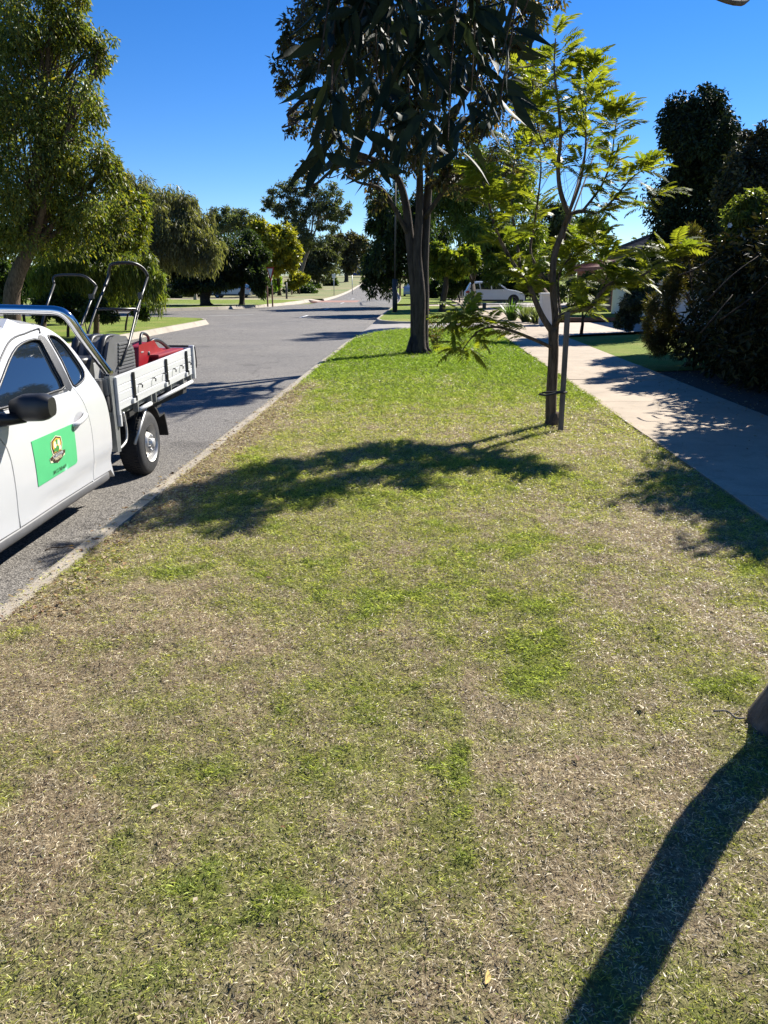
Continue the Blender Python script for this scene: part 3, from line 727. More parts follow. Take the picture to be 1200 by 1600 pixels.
# clipped dark shrubs and far wood
for i, (px, py, rx, ry, Y, lab) in enumerate([(515, 440, 10, 14, 175, 'dark rounded shrub on the far bank left of the brown tinged tree'), (470, 452, 24, 12, 115, 'low dark hedge behind the slim black post'), (490, 450, 10, 9, 150, 'dark low shrub at the foot of the rounded bank tree'),
                                             (262, 460, 22, 16, 85, 'dark garden shrub left of the forked shade tree'), (410, 448, 16, 16, 95, 'dark bush between the silver car and the give way sign'), (300, 452, 26, 14, 92, 'low grey green shrubs behind the forked shade tree')]):
    c = at(px, py + ry, Y)
    tree('garden_shrub', lab, 'shrub', (c.x, c.y, ter(c.y) - 0.06), px_clumps(Y, [(px, py, rx, ry), (px + rx * .5, py + ry * .2, rx * .6, ry * .8)], 1.0, seed=31 + i), 2600, 0.0036 * Y, DG, 'bark_dark', 0.06, seed=40 + i, sub=10, twigs=1)
def far_wood():
    r = random.Random(5); cl = []
    for k in range(70):
        x = -190 + k * 5.2 + r.uniform(-2, 2); y = 300 + r.uniform(-30, 90) if -60 < x < 30 else 190 + r.uniform(-40, 60)
        h = r.uniform(3.5, 7.5); cl.append((x, y, ter(y) + h * 0.9, r.uniform(4, 8), 5, h))
    return cl
V, F, c, S = crown(far_wood(), 34000, 1.3, [(0.03, 0.045, 0.022), (0.05, 0.065, 0.03), (0.075, 0.085, 0.04)], 77, aspect=0.5, sub=18)
tag(link('far_wood', np_mesh('far_wood', V, F, M['leaf'], c), None), 'dark line of trees closing the view along the skyline', 'trees', kind='stuff')

# right side of the road, beyond the big tree
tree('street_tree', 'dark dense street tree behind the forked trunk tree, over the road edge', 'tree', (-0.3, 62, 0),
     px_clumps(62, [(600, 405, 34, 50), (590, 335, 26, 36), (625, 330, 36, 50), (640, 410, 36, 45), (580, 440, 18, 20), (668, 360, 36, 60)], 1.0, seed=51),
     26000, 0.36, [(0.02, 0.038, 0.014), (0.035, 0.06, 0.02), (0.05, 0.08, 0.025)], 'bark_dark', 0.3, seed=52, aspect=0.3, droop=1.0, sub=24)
tree('street_tree', 'small yellow green tree with a dark leaning trunk on the second verge', 'tree', (1.0, 45.3, 0),
     px_clumps(45.3, [(700, 405, 30, 16), (680, 392, 20, 12), (715, 420, 20, 12), (690, 420, 18, 10), (735, 400, 16, 18)], 1.0, seed=53),
     8000, 0.28, [(0.13, 0.17, 0.025), (0.2, 0.22, 0.03), (0.08, 0.12, 0.02)], 'bark_dark', 0.2, fork=at(697, 432, 45.3), seed=54, aspect=0.5, sub=16, trunk_pts=[(1.0, 45.3, -0.15), at(692, 470, 45.3), at(696, 450, 45.3), at(697, 430, 45.3)])
tree('street_tree', 'bushy mid green tree between the white car and the forked trunk tree', 'tree', (3.3, 52, 0),
     px_clumps(52, [(735, 340, 40, 60), (700, 300, 36, 50), (760, 400, 40, 40), (720, 440, 24, 14, 70), (745, 270, 34, 40)], 1.0, seed=55),
     26000, 0.3, [(0.06, 0.1, 0.022), (0.09, 0.14, 0.026), (0.13, 0.17, 0.035)], 'bark_dark', 0.2, seed=56, aspect=0.3, droop=0.8, sub=22)
tree('garden_tree', 'leafy green garden tree over the bonnet of the white car', 'tree', (8.6, 52, 0),
     px_clumps(54, [(800, 350, 45, 70), (835, 390, 34, 50), (780, 415, 30, 26, 70), (815, 290, 30, 40), (830, 440, 24, 16, 72)], 1.0, seed=57),
     24000, 0.3, [(0.07, 0.11, 0.02), (0.11, 0.15, 0.025), (0.16, 0.19, 0.035)], 'bark_brown', 0.2, seed=58, aspect=0.3, droop=0.6, sub=22)
tree('garden_tree', 'dark tree against the sky behind the red tiled roof', 'tree', (13.2, 72, 0), px_clumps(72, [(860, 345, 30, 26), (885, 365, 18, 22), (845, 375, 24, 26)], 1.0, seed=59), 9000, 0.36, [(0.03, 0.05, 0.03), (0.05, 0.07, 0.04)], 'bark_dark', 0.25, seed=60, aspect=0.35, sub=16)
tree('palm_shrub', 'dark bushy shrub behind the tail of the white car', 'shrub', (2.9, 66, 0), px_clumps(67, [(715, 440, 20, 22), (700, 455, 14, 14)], 1.0, seed=61), 5000, 0.3, DG, 'bark_dark', 0.08, seed=62, sub=12, twigs=1)

# the big tree on the verge
BT = Vector((-0.11, 18.8, 0))
bm_ = MB(); bm_.M = Matrix.Translation(-BT)
Yb = 18.8
def A(px, py, dy=0.0): return at(px, py, Yb + dy)
lim(bm_, [(-0.13, 18.8, -0.15), A(651, 520), A(650, 470), A(646, 420), A(640, 370), A(634, 320), A(622, 280), A(596, 255), A(560, 240, -.3)], 0.165, 0.045, 12)
lim(bm_, [(0.0, 18.85, -0.15), A(660, 520, .05), A(662, 470, .06), A(662, 420, .1), A(664, 370, .1), A(668, 310, .1), A(672, 270, .1), A(690, 220, .3), A(720, 160, .5), A(745, 90, .5)], 0.155, 0.045, 12)
lim(bm_, [(-0.06, 18.62, -0.15), A(656, 520, -.1), A(657, 460, -.12), A(652, 400, -.12), A(655, 340, -.12), A(656, 290, -.1), A(655, 240, -.2), A(650, 160, -.4), A(648, 60, -.4)], 0.14, 0.045, 12)
for f in range(7):
    t = f * 0.9; bm_.tube([BT + Vector((0.36 * math.cos(t), 0.36 * math.sin(t), -0.08)), BT + Vector((0.2 * math.cos(t) - .04, 0.2 * math.sin(t), 0.1)), BT + Vector((0.12 * math.cos(t) - .03, 0.12 * math.sin(t), 0.45))], [0.05, 0.09, 0.07], 6)
tips = [((622, 280), (540, 230), (480, 150), (450, 110)), ((640, 370), (600, 300), (560, 285), (535, 270)), ((622, 280), (560, 180), (500, 90), (470, 30)), ((664, 340), (700, 290), (735, 260), (750, 215)),
        ((690, 220), (760, 160), (800, 110), (850, 40)), ((655, 240), (610, 160), (580, 80), (560, 10)), ((650, 160), (700, 80), (700, 20), (690, -40)), ((672, 270), (640, 200), (600, 190), (570, 200)), ((720, 160), (780, 60), (830, 10), (870, -20)), ((480, 150), (450, 180), (465, 190), (440, 200)), ((596, 255), (530, 260), (490, 290), (455, 295))]
r = random.Random(4)
for tp in tips:
    dy = r.uniform(-1.2, 1.2); lim(bm_, [A(*tp[0]), A(*tp[1], dy * .5), A(*tp[2], dy), A(*tp[3], dy * 1.3)], 0.06, 0.012, 6)
BTC = px_clumps(Yb, [(470, 60, 34, 40), (448, 110, 24, 40), (500, 110, 44, 50), (470, 180, 26, 26), (520, 200, 42, 40), (500, 20, 45, 40), (560, 100, 50, 70), (560, 10, 50, 50), (620, 60, 60, 70), (600, 180, 50, 50), (660, 150, 55, 60), (720, 90, 55, 70), (700, 10, 60, 50), (780, 40, 50, 50), (845, 15, 42, 30), (810, 90, 34, 40), (770, 170, 44, 44), (720, 220, 40, 36), (640, 240, 50, 34), (550, 262, 30, 18), (590, 300, 18, 30), (690, 270, 36, 26), (480, 262, 24, 14), (455, 205, 12, 10), (800, 245, 42, 36, 17.8), (845, 205, 32, 40, 17.6), (765, 285, 40, 28, 17.4), (720, 285, 34, 24, 17.2), (835, 150, 30, 36, 18.0),
                     (520, -70, 70, 60), (640, -90, 90, 70), (760, -70, 80, 60)], 1.0, jit=1.3, seed=71)
tree_root = empty('verge_tree', BT); tag(tree_root, 'big tree with a braided triple trunk and sparse reddish brown leaves', 'tree')
V, F, c, S = crown(BTC, 46000, 0.13, [(0.05, 0.05, 0.024), (0.07, 0.058, 0.032), (0.042, 0.05, 0.022), (0.09, 0.06, 0.042), (0.055, 0.07, 0.028)], 72, aspect=0.4, droop=0.7, sub=16, spread=0.36, shell=.2, sunny=((0.2, 0.12, 0.06), 0.05))
r = random.Random(8)
BTV = [Vector(v) + BT for v in bm_.v[::5] if v[2] > 3.0]
for s in S[::2]:
    p = Vector(s[:3]); q = min(BTV, key=lambda v: (v - p).length_squared + (4 if v.z > p.z else 0))
    if (q - p).length > 1.6: continue
    bm_.tube(curve_pts(q, p, 4, -0.05, .2, r), [0.018, 0.014, 0.011, 0.008, 0.004], 4, False)
bm_.build('trunk', M['bark_dark'], tree_root)
link('crown', np_mesh('crown', V - np.array(BT), F, M['leaf'], c), None, tree_root)

# rose bush at its foot
def rose():
    b = gp(682, 548); root = empty('rose_bush', b); tag(root, 'thin rose bush with red blooms beside the braided trunk', 'rose bush')
    r = random.Random(9); m = MB(); P = []
    for k in range(11):
        e = Vector((r.uniform(-0.32, 0.3), r.uniform(-.3, .3), r.uniform(0.35, 1.05)))
        pts = curve_pts((r.uniform(-.06, .06), r.uniform(-.06, .06), -0.03), e, 6, -0.12, .1, r); m.tube(pts, [0.009, 0.008, 0.007, 0.006, 0.005, 0.004, 0.003], 5, False); P += pts[2:]
    m.build('stem', M['twig'], root)
    rg = np.random.default_rng(3); n = 900; k = rg.integers(0, len(P), n); X = np.array([tuple(p) for p in P])[k] + rg.normal(0, 0.05, (n, 3))
    V, F = leaf_quads(X, rg.normal(size=(n, 3)), rg.normal(size=(n, 3)) + [0, 0, .8], rg.uniform(.035, .06, n), rg.uniform(.02, .035, n))
    link('foliage', np_mesh('foliage', V, F, M['leaf'], np.repeat(palette(n, [(0.05, 0.08, 0.02), (0.09, 0.13, 0.03), (0.16, 0.09, 0.05)], rg), 4, axis=0)), None, root)
    pm = simple('rose_petal', (0.55, 0.03, 0.05), 0.5, var=0.4, scale=20)
    for p in [(-0.02, -0.1, 0.8), (0.1, 0.0, 0.66), (-0.22, 0, 0.98), (-0.23, -.02, .92), (0.16, 0.05, 0.5), (-.2, -.1, .35)]:
        q = MB()
        for j in range(9):
            t = j * 2.4; rad = 0.012 + 0.0035 * j
            d = Vector((math.cos(t), math.sin(t), 0)); s_ = Vector((-math.sin(t), math.cos(t), 0))
            c0 = Vector(p) + d * rad * .4
            q.add([c0 - s_ * .008, c0 + s_ * .008, c0 + s_ * .02 + d * rad * .7 + Vector((0, 0, .03)), c0 + d * rad + Vector((0, 0, .038)), c0 - s_ * .02 + d * rad * .7 + Vector((0, 0, .03))], [(0, 1, 2, 3, 4)], True)
        q.build('bloom', pm, root)
rose()

# young jacaranda and its stake
JB = Vector((1.56, 9.2, 0)); Yj = 9.2
jr = empty('jacaranda', JB); tag(jr, 'young feathery lime green tree tied to a timber stake on the verge', 'tree')
jm = MB(); jm.M = Matrix.Translation(-JB)
def J(px, py, dy=0.0): return at(px, py, Yj + dy)
limbs_j = [
    ([(861, 670), (861, 630), (863, 590), (865, 545), (864, 515)], 0.068, 0.056, [0, 0, 0, 0, 0]),
    ([(866, 540), (868, 500), (864, 450), (866, 400), (880, 360), (888, 335)], 0.043, 0.032, [0, 0, 0, .02, .05, .05]),
    ([(888, 335), (876, 300), (872, 260), (876, 215), (872, 160), (866, 110), (868, 60)], 0.03, 0.006, [.05, 0, 0, -.1, -.1, -.1, -.1]),
    ([(864, 520), (846, 492), (828, 450), (814, 430), (795, 400), (775, 360), (762, 310), (750, 270)], 0.04, 0.007, [0, -.05, -.1, -.15, -.2, -.3, -.4, -.4]),
    ([(814, 430), (808, 380), (800, 330), (800, 280), (806, 240)], 0.02, 0.005, [-.15, .1, .3, .4, .5]),
    ([(888, 335), (910, 330), (935, 332), (960, 310), (985, 280), (1010, 262)], 0.024, 0.005, [.05, .15, .2, .2, .1, .1]),
    ([(910, 330), (940, 290), (955, 250), (960, 210), (965, 180)], 0.016, 0.004, [.15, .3, .4, .4, .4]),
    ([(880, 355), (905, 290), (915, 230), (915, 170), (925, 130)], 0.018, 0.004, [.05, -.3, -.4, -.5, -.5]),
    ([(868, 510), (876, 495), (898, 486), (922, 480), (940, 456), (962, 440), (1000, 432), (1030, 412), (1055, 392)], 0.035, 0.006, [0, -.1, -.15, -.2, -.25, -.3, -.3, -.3, -.3]),
    ([(940, 456), (950, 425), (940, 400), (925, 370)], 0.012, 0.004, [-.25, -.1, 0, .1]),
    ([(866, 545), (838, 532), (800, 517), (775, 511), (752, 515), (735, 530), (722, 548)], 0.022, 0.005, [0, -.15, -.3, -.4, -.45, -.5, -.5]),
    ([(775, 511), (745, 500), (725, 495), (705, 505)], 0.01, 0.003, [-.4, -.45, -.5, -.5]),
    ([(876, 495), (872, 440), (884, 410), (905, 395), (915, 385)], 0.016, 0.004, [-.1, .3, .4, .5, .5]),
    ([(864, 450), (830, 400), (835, 350), (842, 300), (845, 250), (835, 190), (845, 130)], 0.018, 0.004, [0, .4, .5, .6, .6, .5, .5]),
    ([(872, 260), (845, 215), (835, 160), (830, 110)], 0.012, 0.004, [0, .2, .3, .3]),
    ([(876, 215), (900, 180), (915, 130), (918, 100)], 0.012, 0.004, [-.1, 0, .1, .1]),
    ([(960, 310), (1000, 320), (1030, 300)], 0.01, 0.003, [.2, .3, .4]),
]
ends = []
for pts, r0, r1, dz in limbs_j:
    P = smooth_path([J(p[0], p[1], d) for p, d in zip(pts, dz)], 4); L = len(P) - 1
    jm.tube(P, [r0 + (r1 - r0) * i / L for i in range(L + 1)], 8)
    if r1 < 0.01:
        for i in range(int(L * 0.25), L + 1): ends += [(P[i], (P[i] - P[i - 1]).normalized(), i / L)] * (3 if r0 in (.035, .04, .02, .012, .016) and dz[-1] < .55 else 2)
jm.tube([JB + Vector((-.0, 0, -.05)), JB + Vector((0, 0, .05)), JB + Vector((0, 0, .16))], [0.13, 0.1, 0.075], 10)
jm.build('trunk', M['bark_brown'], jr)
def frond_mesh(k):
    r = np.random.default_rng(50 + k); V = []; F = []; C = []
    def tri(a, b, c, col):
        i = len(V); V.extend([a, b, c]); F.append((i, i + 1, i + 2)); C.extend([col] * 3)
    bend = r.uniform(0.25, 0.6)
    def rach(t): return np.array([t, 0.04 * math.sin(t * 4 + k), 0.10 * math.sin(t * 2.2) - bend * t * t * 0.8])
    hue = r.random()
    base_c = np.array([0.08, 0.13, 0.02]) * (1 - hue) + np.array([0.205, 0.225, 0.03]) * hue
    for i in range(10):
        a, b = rach(i / 10), rach((i + 1) / 10); tri(a + [0, .006, 0], a - [0, .006, 0], b, base_c * .8)
    np_ = 11
    for i in range(np_):
        t = 0.22 + 0.78 * i / np_; o = rach(t); ln = 0.36 * math.sin(0.55 + 2.2 * (i + 0.5) / np_) * r.uniform(.85, 1.1)
        for s in (-1, 1):
            fw = 0.55 + 0.5 * t; d = np.array([math.cos(1.05 - .25 * t) * .9, s * math.sin(1.05 - .25 * t), r.uniform(-.28, .02)]); d /= np.linalg.norm(d)
            e = np.cross(d, [0, 0, 1]); e /= np.linalg.norm(e)
            w = ln * 0.115; col = base_c * r.uniform(.75, 1.3); n0 = np.array([0, 0, r.uniform(.2, .5)]) * w
            q0 = o; q1 = o + d * ln * .3 + np.array([0, 0, .01]); q2 = o + d * ln * .68 + np.array([0, 0, -.03 * ln]); q3 = o + d * ln + np.array([0, 0, -.14 * ln])
            tri(q0, q1 + e * w + n0, q1 - e * w + n0, col); tri(q1 + e * w + n0, q2 + e * w * .85, q1 - e * w + n0, col * .95); tri(q1 - e * w + n0, q2 + e * w * .85, q2 - e * w * .85, col * 1.05); tri(q2 + e * w * .85, q3, q2 - e * w * .85, col)
    return np_mesh('frond', np.array(V), np.array(F), M['frond'], np.array(C))
FM = [frond_mesh(k) for k in range(6)]
r = random.Random(21)
mats = []
for k in range(840):
    P, D, t = r.choice(ends)
    az = r.uniform(0, 2 * math.pi); el = r.uniform(-0.25, 0.75)
    d = (Vector((math.cos(az) * math.cos(el), math.sin(az) * math.cos(el), math.sin(el))) + D * 0.55).normalized()
    u = Vector((0, 0, 1)); yv = u.cross(d).normalized(); zv = d.cross(yv)
    s = r.uniform(0.19, 0.38) * (0.85 + 0.2 * t)
    R3 = Matrix((d, yv, zv)).transposed() @ Matrix.Rotation(r.uniform(-.5, .5), 3, 'X')
    mats.append((Matrix.Translation(P - JB + Vector((r.uniform(-.04, .04), r.uniform(-.04, .04), r.uniform(-.04, .04)))) @ (R3 * s).to_4x4(), r.randrange(6)))
mats.sort(key=lambda q: (q[0].translation.y))
rest = []
order = list(range(len(mats))); r.shuffle(order); big = set(order[:300])
for i, (mt, k) in enumerate(mats):
    if i in big:
        o = bpy.data.objects.new('frond', FM[k]); COL.objects.link(o); o.parent = jr; o.matrix_local = mt
    else: rest.append((mt, k))
Vs, Fs, Cs = [], [], []; off = 0
for mt, k in rest:
    me = FM[k]; n = len(me.vertices); co = np.zeros(n * 3, dtype=np.float32); me.vertices.foreach_get('co', co)
    co = co.reshape(-1, 3) @ np.array(mt.to_3x3()).T + np.array(mt.translation); Vs.append(co)
    Fs.append(np.arange(n).reshape(-1, 3) + off); off += n
    cc = np.zeros(n * 4, dtype=np.float32); me.color_attributes['Col'].data.foreach_get('color', cc); Cs.append(cc.reshape(-1, 4)[:, :3])
tag(link('foliage', np_mesh('foliage', np.concatenate(Vs), np.concatenate(Fs), M['frond'], np.concatenate(Cs)), None, jr), kind='stuff')
# stake with a tie
sb = gp(876, 672); st = empty('tree_stake', sb); tag(st, 'weathered square timber stake leaning beside the young lime green tree', 'stake')
top = at(887, 486, sb.y - 0.02) - sb
M['stake'] = simple('stake_timber', (0.13, 0.11, 0.09), 0.9, var=0.45, scale=18, bump=0.6, bscale=50, stretch=(1, 1, .1))
q = Vector((0, 0, 1)).rotation_difference(top.normalized()).to_matrix()
MB().box(top / 2 - Vector((0, 0, .06)), (0.055, 0.055, top.length + .1), q).build('post', M['stake'], st, bevel=0.004)
tie = MB(); tz = 0.44; pc = top * (tz / top.z)
tie.tube([pc + Vector((0.035, -0.035, 0)), pc + Vector((-.05, -.05, .0)), pc + Vector((-.2, -.06, -.03)), pc + Vector((-.26, 0.02, -.03)), pc + Vector((-.2, .1, -.02)), pc + Vector((.0, .045, 0)), pc + Vector((.036, .03, 0)), pc + Vector((0.035, -0.035, 0))], 0.012, 6)
tie.build('tie', simple('rubber_tie', (0.02, 0.02, 0.02), 0.7), st)

# foreground gum: trunk just outside the right edge, bough with hanging leaves overhead
FB = Vector((1.52, 2.72, 0)); fg = empty('gum_tree', FB); tag(fg, 'near gum tree at the right edge with dark sickle leaves hanging overhead', 'tree')
fm = MB(); fm.M = Matrix.Translation(-FB)
lim(fm, [(1.50, 2.70, -0.2), (1.49, 2.70, 0.0), (1.455, 2.70, 0.25), (1.425, 2.70, 0.55), (1.47, 2.72, 0.85), (1.53, 2.74, 1.15), (1.60, 2.77, 1.5), (1.68, 2.8, 1.9), (1.72, 2.76, 2.5), (1.6, 2.6, 3.2), (1.55, 2.5, 4.2), (1.7, 2.4, 5.5)], 0.105, 0.03, 14, 5)
fm.tube([(1.45, 2.68, -.12), (1.455, 2.685, 0.0), (1.47, 2.69, 0.1), (1.5, 2.71, .3)], [0.21, 0.175, 0.14, 0.09], 14)
bough = smooth_path([(1.72, 2.76, 2.5), (1.35, 2.5, 2.78), (0.9, 2.3, 2.9), (0.45, 2.15, 2.86), (0.1, 2.1, 2.78), (-0.2, 2.15, 2.68)], 5)
fm.tube(bough, [0.05 - 0.042 * i / (len(bough) - 1) for i in range(len(bough))], 8)
for e in [(3.2, 3.8, 4.6), (2.6, 1.2, 4.9), (0.9, 0.6, 4.8), (2.9, 0.6, 4.0)]:
    lim(fm, [(1.6, 2.6, 3.2), Vector((1.6, 2.6, 3.2)).lerp(Vector(e), .5) + Vector((0, 0, .3)), e], 0.045, 0.012, 7)
lim(fm, [(1.66, 2.77, 2.2), at(1215, -12, 2.75), at(1160, 4, 2.6), at(1118, -3, 2.5)], 0.02, 0.004, 6)
def sickle(k):
    r = random.Random(90 + k); cur = r.uniform(-.35, .35); m = MB(); n = 7; rows = []
    for i in range(n + 1):
        t = i / n; w = 0.128 * math.sin(math.pi * min(1, t * 1.02) ** 0.8) * (1 - 0.35 * t) + 0.003; y = cur * t * t * .5; z = -0.12 * t * t * r.uniform(.9, 1.1)
        rows.append([(t, y - w, z + w * .35), (t, y, z), (t, y + w, z + w * .35)])
    m.sheet(rows); return m.mesh('leaf')
def sick_mat():
    t = NT('gum_leaf'); inf = t.n('ShaderNodeObjectInfo')
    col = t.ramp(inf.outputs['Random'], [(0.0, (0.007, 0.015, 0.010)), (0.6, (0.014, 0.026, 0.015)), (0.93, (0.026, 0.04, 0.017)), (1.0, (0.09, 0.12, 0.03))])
    t.l(col, t.b.inputs['Base Color']); t.b.inputs['Roughness'].default_value = 0.6; t.b.inputs['Specular IOR Level'].default_value = 0.12
    tr = t.n('ShaderNodeBsdfTranslucent'); t.l(col, tr.inputs['Color']); mx = t.n('ShaderNodeMixShader'); mx.inputs[0].default_value = 0.08
    t.l(t.b.outputs[0], mx.inputs[1]); t.l(tr.outputs[0], mx.inputs[2]); t.l(mx.outputs[0], t.o.inputs['Surface'])
    t.bump(t.noise(14, 3, .6), 0.2, .01); return t.m
M['gum_leaf'] = sick_mat()
LM = [sickle(k) for k in range(5)]
for me in LM: me.materials.append(M['gum_leaf'])
r = random.Random(33)
gl = []; sprays = []; twm = MB(); twm.M = Matrix.Translation(-FB)
for (px, py, n) in [(500, 120, 9), (530, 60, 14), (545, 130, 14), (515, 170, 9), (560, 20, 14), (600, 80, 13), (590, 160, 16), (560, 215, 9), (640, 30, 14), (650, 110, 12), (640, 190, 14), (690, 60, 12), (690, 150, 12), (680, 215, 9), (735, 30, 13), (730, 110, 12), (735, 190, 12), (775, 150, 9), (785, 30, 9), (770, 80, 10), (610, 235, 8), (780, 190, 5), (515, 205, 7), (520, 250, 8), (580, 265, 6), (700, 245, 6), (745, 235, 5), (495, 150, 5), (785, 110, 5)]:
    sprays.append((px, py, n))
for (px, py, n) in sprays:
    Y = r.uniform(1.75, 2.35); tip = at(px, py - 25, Y)
    b = min(bough, key=lambda v: abs(v.x - tip.x - .1))
    tw = curve_pts(b, tip, 5, -0.05, .1, r); twm.tube(tw, [0.004, 0.0035, 0.003, 0.0025, 0.002, 0.0015], 5, False)
    for k in range(int(n * 1.9)):
        p = tw[r.choice([3, 4, 5, 5])] + Vector((r.uniform(-.035, .035), r.uniform(-.05, .05), r.uniform(-.03, .03)))
        side = (px - 640) / 300
        d = Vector((r.gauss(0, .42) + side * .5, r.gauss(0, .5), -r.uniform(.1, 1.0))).normalized()
        yv = d.cross(Vector((r.gauss(0, 1), r.gauss(0, 1), r.gauss(0, .4)))).normalized(); zv = d.cross(yv)
        s = r.uniform(0.07, 0.115)
        gl.append((Matrix.Translation(p - FB) @ (Matrix((d, yv, zv)).transposed() * s).to_4x4(), r.randrange(5)))
r.shuffle(gl); gl_rest = []
for i, (mt, k) in enumerate(gl):
    if i < 298:
        o = bpy.data.objects.new('leaf', LM[k]); COL.objects.link(o); o.parent = fg; o.matrix_local = mt
    else: gl_rest.append((mt, k))
rm = MB()
for mt, k in gl_rest: rm.M = mt; rm.add([v.co for v in LM[k].vertices], [tuple(p.vertices) for p in LM[k].polygons], True)
tag(rm.build('foliage', M['gum_leaf'], fg), kind='stuff')
fm.build('trunk', M['bark_grey'], fg); twm.build('twig', M['twig'], fg)
FC = [(3.2, 3.9, 4.9, .9, .9, .8), (2.6, 1.2, 5.2, 1.0, .9, .8), (0.9, 0.6, 5.2, .9, .9, .7), (3.0, 0.6, 4.4, .8, .8, .7), (1.7, 2.3, 5.8, 1.1, 1.0, .9), (2.3, 2.6, 4.6, .6, .6, .5)]
V, F, c, S = crown(FC, 9000, 0.13, [(0.03, 0.05, 0.022), (0.05, 0.07, 0.03)], 95, aspect=.2, droop=1.2, sub=14)
link('crown', np_mesh('crown', V - np.array(FB), F, M['leaf_thick'], c), None, fg)

# right side: hedge, tall dark tree, shrubs
def hedge_c():
    out = []
    for k in range(9):
        y = 8.4 + k * .95; j = .25 * math.sin(k * 2.3)
        out += [(6.35 + j, y, .75, 1.45, 1.0, .95), (6.5 - j, y + .3, 1.75, 1.35, 1.0, .95), (7.0 + j, y, 2.45 - .10 * max(0, k - 5), 1.35, 1.0, .8), (8.2, y, 1.4, 1.4, 1.0, 1.5)]
    return out + [(5.4, 9.6, 3.1, .9, .9, .8), (5.3, 8.4, 2.9, .9, .9, .8), (5.5, 10.6, 2.4, .8, .8, .9), (5.3, 9.0, 2.1, .8, 1.3, .8), (5.7, 9.0, 2.7, 1.05, 1.1, 1.1), (5.6, 10.3, 2.7, 1.0, 1.0, 1.0), (5.5, 8.0, 2.5, 1.0, 1.0, 1.1), (5.9, 11.5, 2.3, 1.0, .9, .9), (5.7, 9.2, 1.5, 1.0, 1.4, .9), (5.6, 12.6, .5, .8, .9, .5), (5.7, 14.2, .45, .8, 1.0, .5)]
    return [(6.6, 15.0, 0.9, 1.5, 1.5, 1.0), (6.1, 16.2, 0.85, 1.1, 1.0, 0.9), (7.4, 13.2, 1.1, 1.5, 1.4, 1.2), (8.2, 11.5, 1.2, 1.7, 1.6, 1.4), (6.7, 14.8, 2.0, 1.1, 1.2, 0.9), (7.6, 13.6, 2.4, 1.2, 1.2, 0.8), (8.6, 12.0, 2.4, 1.4, 1.4, 1.0), (9.6, 10.5, 1.6, 1.8, 1.8, 1.6), (6.9, 13.6, .45, 1.0, 1.0, .5), (7.5, 11.5, .5, 1.0, 1.2, .5)]
hd = tree('overgrown_hedge', 'huge overgrown dark hedge with bare branches right of the footpath', 'hedge', (7.4, 13.6, -0.02), hedge_c(), 135000, 0.165, [(0.022, 0.03, 0.01), (0.035, 0.04, 0.014), (0.055, 0.05, 0.018), (0.03, 0.025, 0.012)], 'bark_grey', 0.12, seed=81, lm='leaf_thick', aspect=0.34, droop=0.2, sub=44, spread=.3, twigs=3, crown_name='foliage')
r = random.Random(6); m = MB(); m.M = Matrix.Translation(-Vector((7.4, 13.6, -0.02)))
for (a, b) in [((1105, 470), (1185, 400)), ((1095, 520), (1145, 460)), ((1125, 500), (1200, 440)), ((1060, 430), (1120, 395))]:
    ya = r.uniform(10.6, 11.4)
    m.tube(curve_pts(at(*a, ya), at(*b, ya + r.uniform(-.3, .5)), 6, r.uniform(-.1, .1), .1, r), [0.013, 0.013, 0.012, 0.011, 0.009, 0.007, 0.004], 6)
m.build('bare_branch', M['bark_dark'], hd)
tree('golden_shrub', 'golden brown feathery shrub at the left end of the dark hedge', 'shrub', (5.75, 15.9, -0.01), px_clumps(15.9, [(1035, 490, 26, 40), (1022, 520, 16, 30), (1050, 450, 20, 30), (1075, 385, 26, 26), (1045, 540, 30, 24)], 1.0, seed=82), 17000, 0.09, [(0.06, 0.06, 0.018), (0.09, 0.08, 0.024), (0.045, 0.055, 0.018), (0.07, 0.05, 0.024)], 'bark_brown', 0.05, seed=83, aspect=.14, droop=-.2, sub=22, crown_name='foliage')
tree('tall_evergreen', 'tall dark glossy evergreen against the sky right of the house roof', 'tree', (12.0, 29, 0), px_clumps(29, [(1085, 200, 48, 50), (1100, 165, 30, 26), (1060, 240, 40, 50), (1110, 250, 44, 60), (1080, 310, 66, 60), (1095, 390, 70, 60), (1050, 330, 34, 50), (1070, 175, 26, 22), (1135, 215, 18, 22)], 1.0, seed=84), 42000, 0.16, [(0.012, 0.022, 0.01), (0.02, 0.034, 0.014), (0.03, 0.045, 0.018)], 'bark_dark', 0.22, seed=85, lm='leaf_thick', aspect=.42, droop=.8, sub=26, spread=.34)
tree('garden_tree', 'greyish leafed tree at the right edge beside the tall dark evergreen', 'tree', (11.6, 21.5, 0), px_clumps(21.5, [(1190, 250, 46, 50), (1160, 290, 36, 50), (1215, 300, 50, 70), (1150, 330, 30, 40), (1250, 240, 60, 60), (1180, 210, 20, 16)], 1.0, seed=86), 20000, 0.12, [(0.03, 0.035, 0.022), (0.05, 0.055, 0.035), (0.07, 0.065, 0.045), (0.045, 0.06, 0.025)], 'bark_dark', 0.14, seed=87, lm='leaf_thick', aspect=.5, droop=.4, sub=24)
cam_sh = tree('flowering_shrub', 'light green shrub with a few white flowers above the dark hedge', 'shrub', (8.1, 15.6, -0.01), px_clumps(15.6, [(1165, 335, 34, 26), (1190, 320, 30, 26), (1150, 365, 24, 20), (1185, 365, 26, 24)], 1.0, seed=88), 4200, 0.10, [(0.11, 0.14, 0.03), (0.16, 0.18, 0.045), (0.07, 0.1, 0.025)], 'bark_grey', 0.06, seed=89, aspect=.45, sub=18, spread=.3, crown_name='foliage')
wm = simple('white_petal', (0.75, 0.72, 0.68), 0.5)
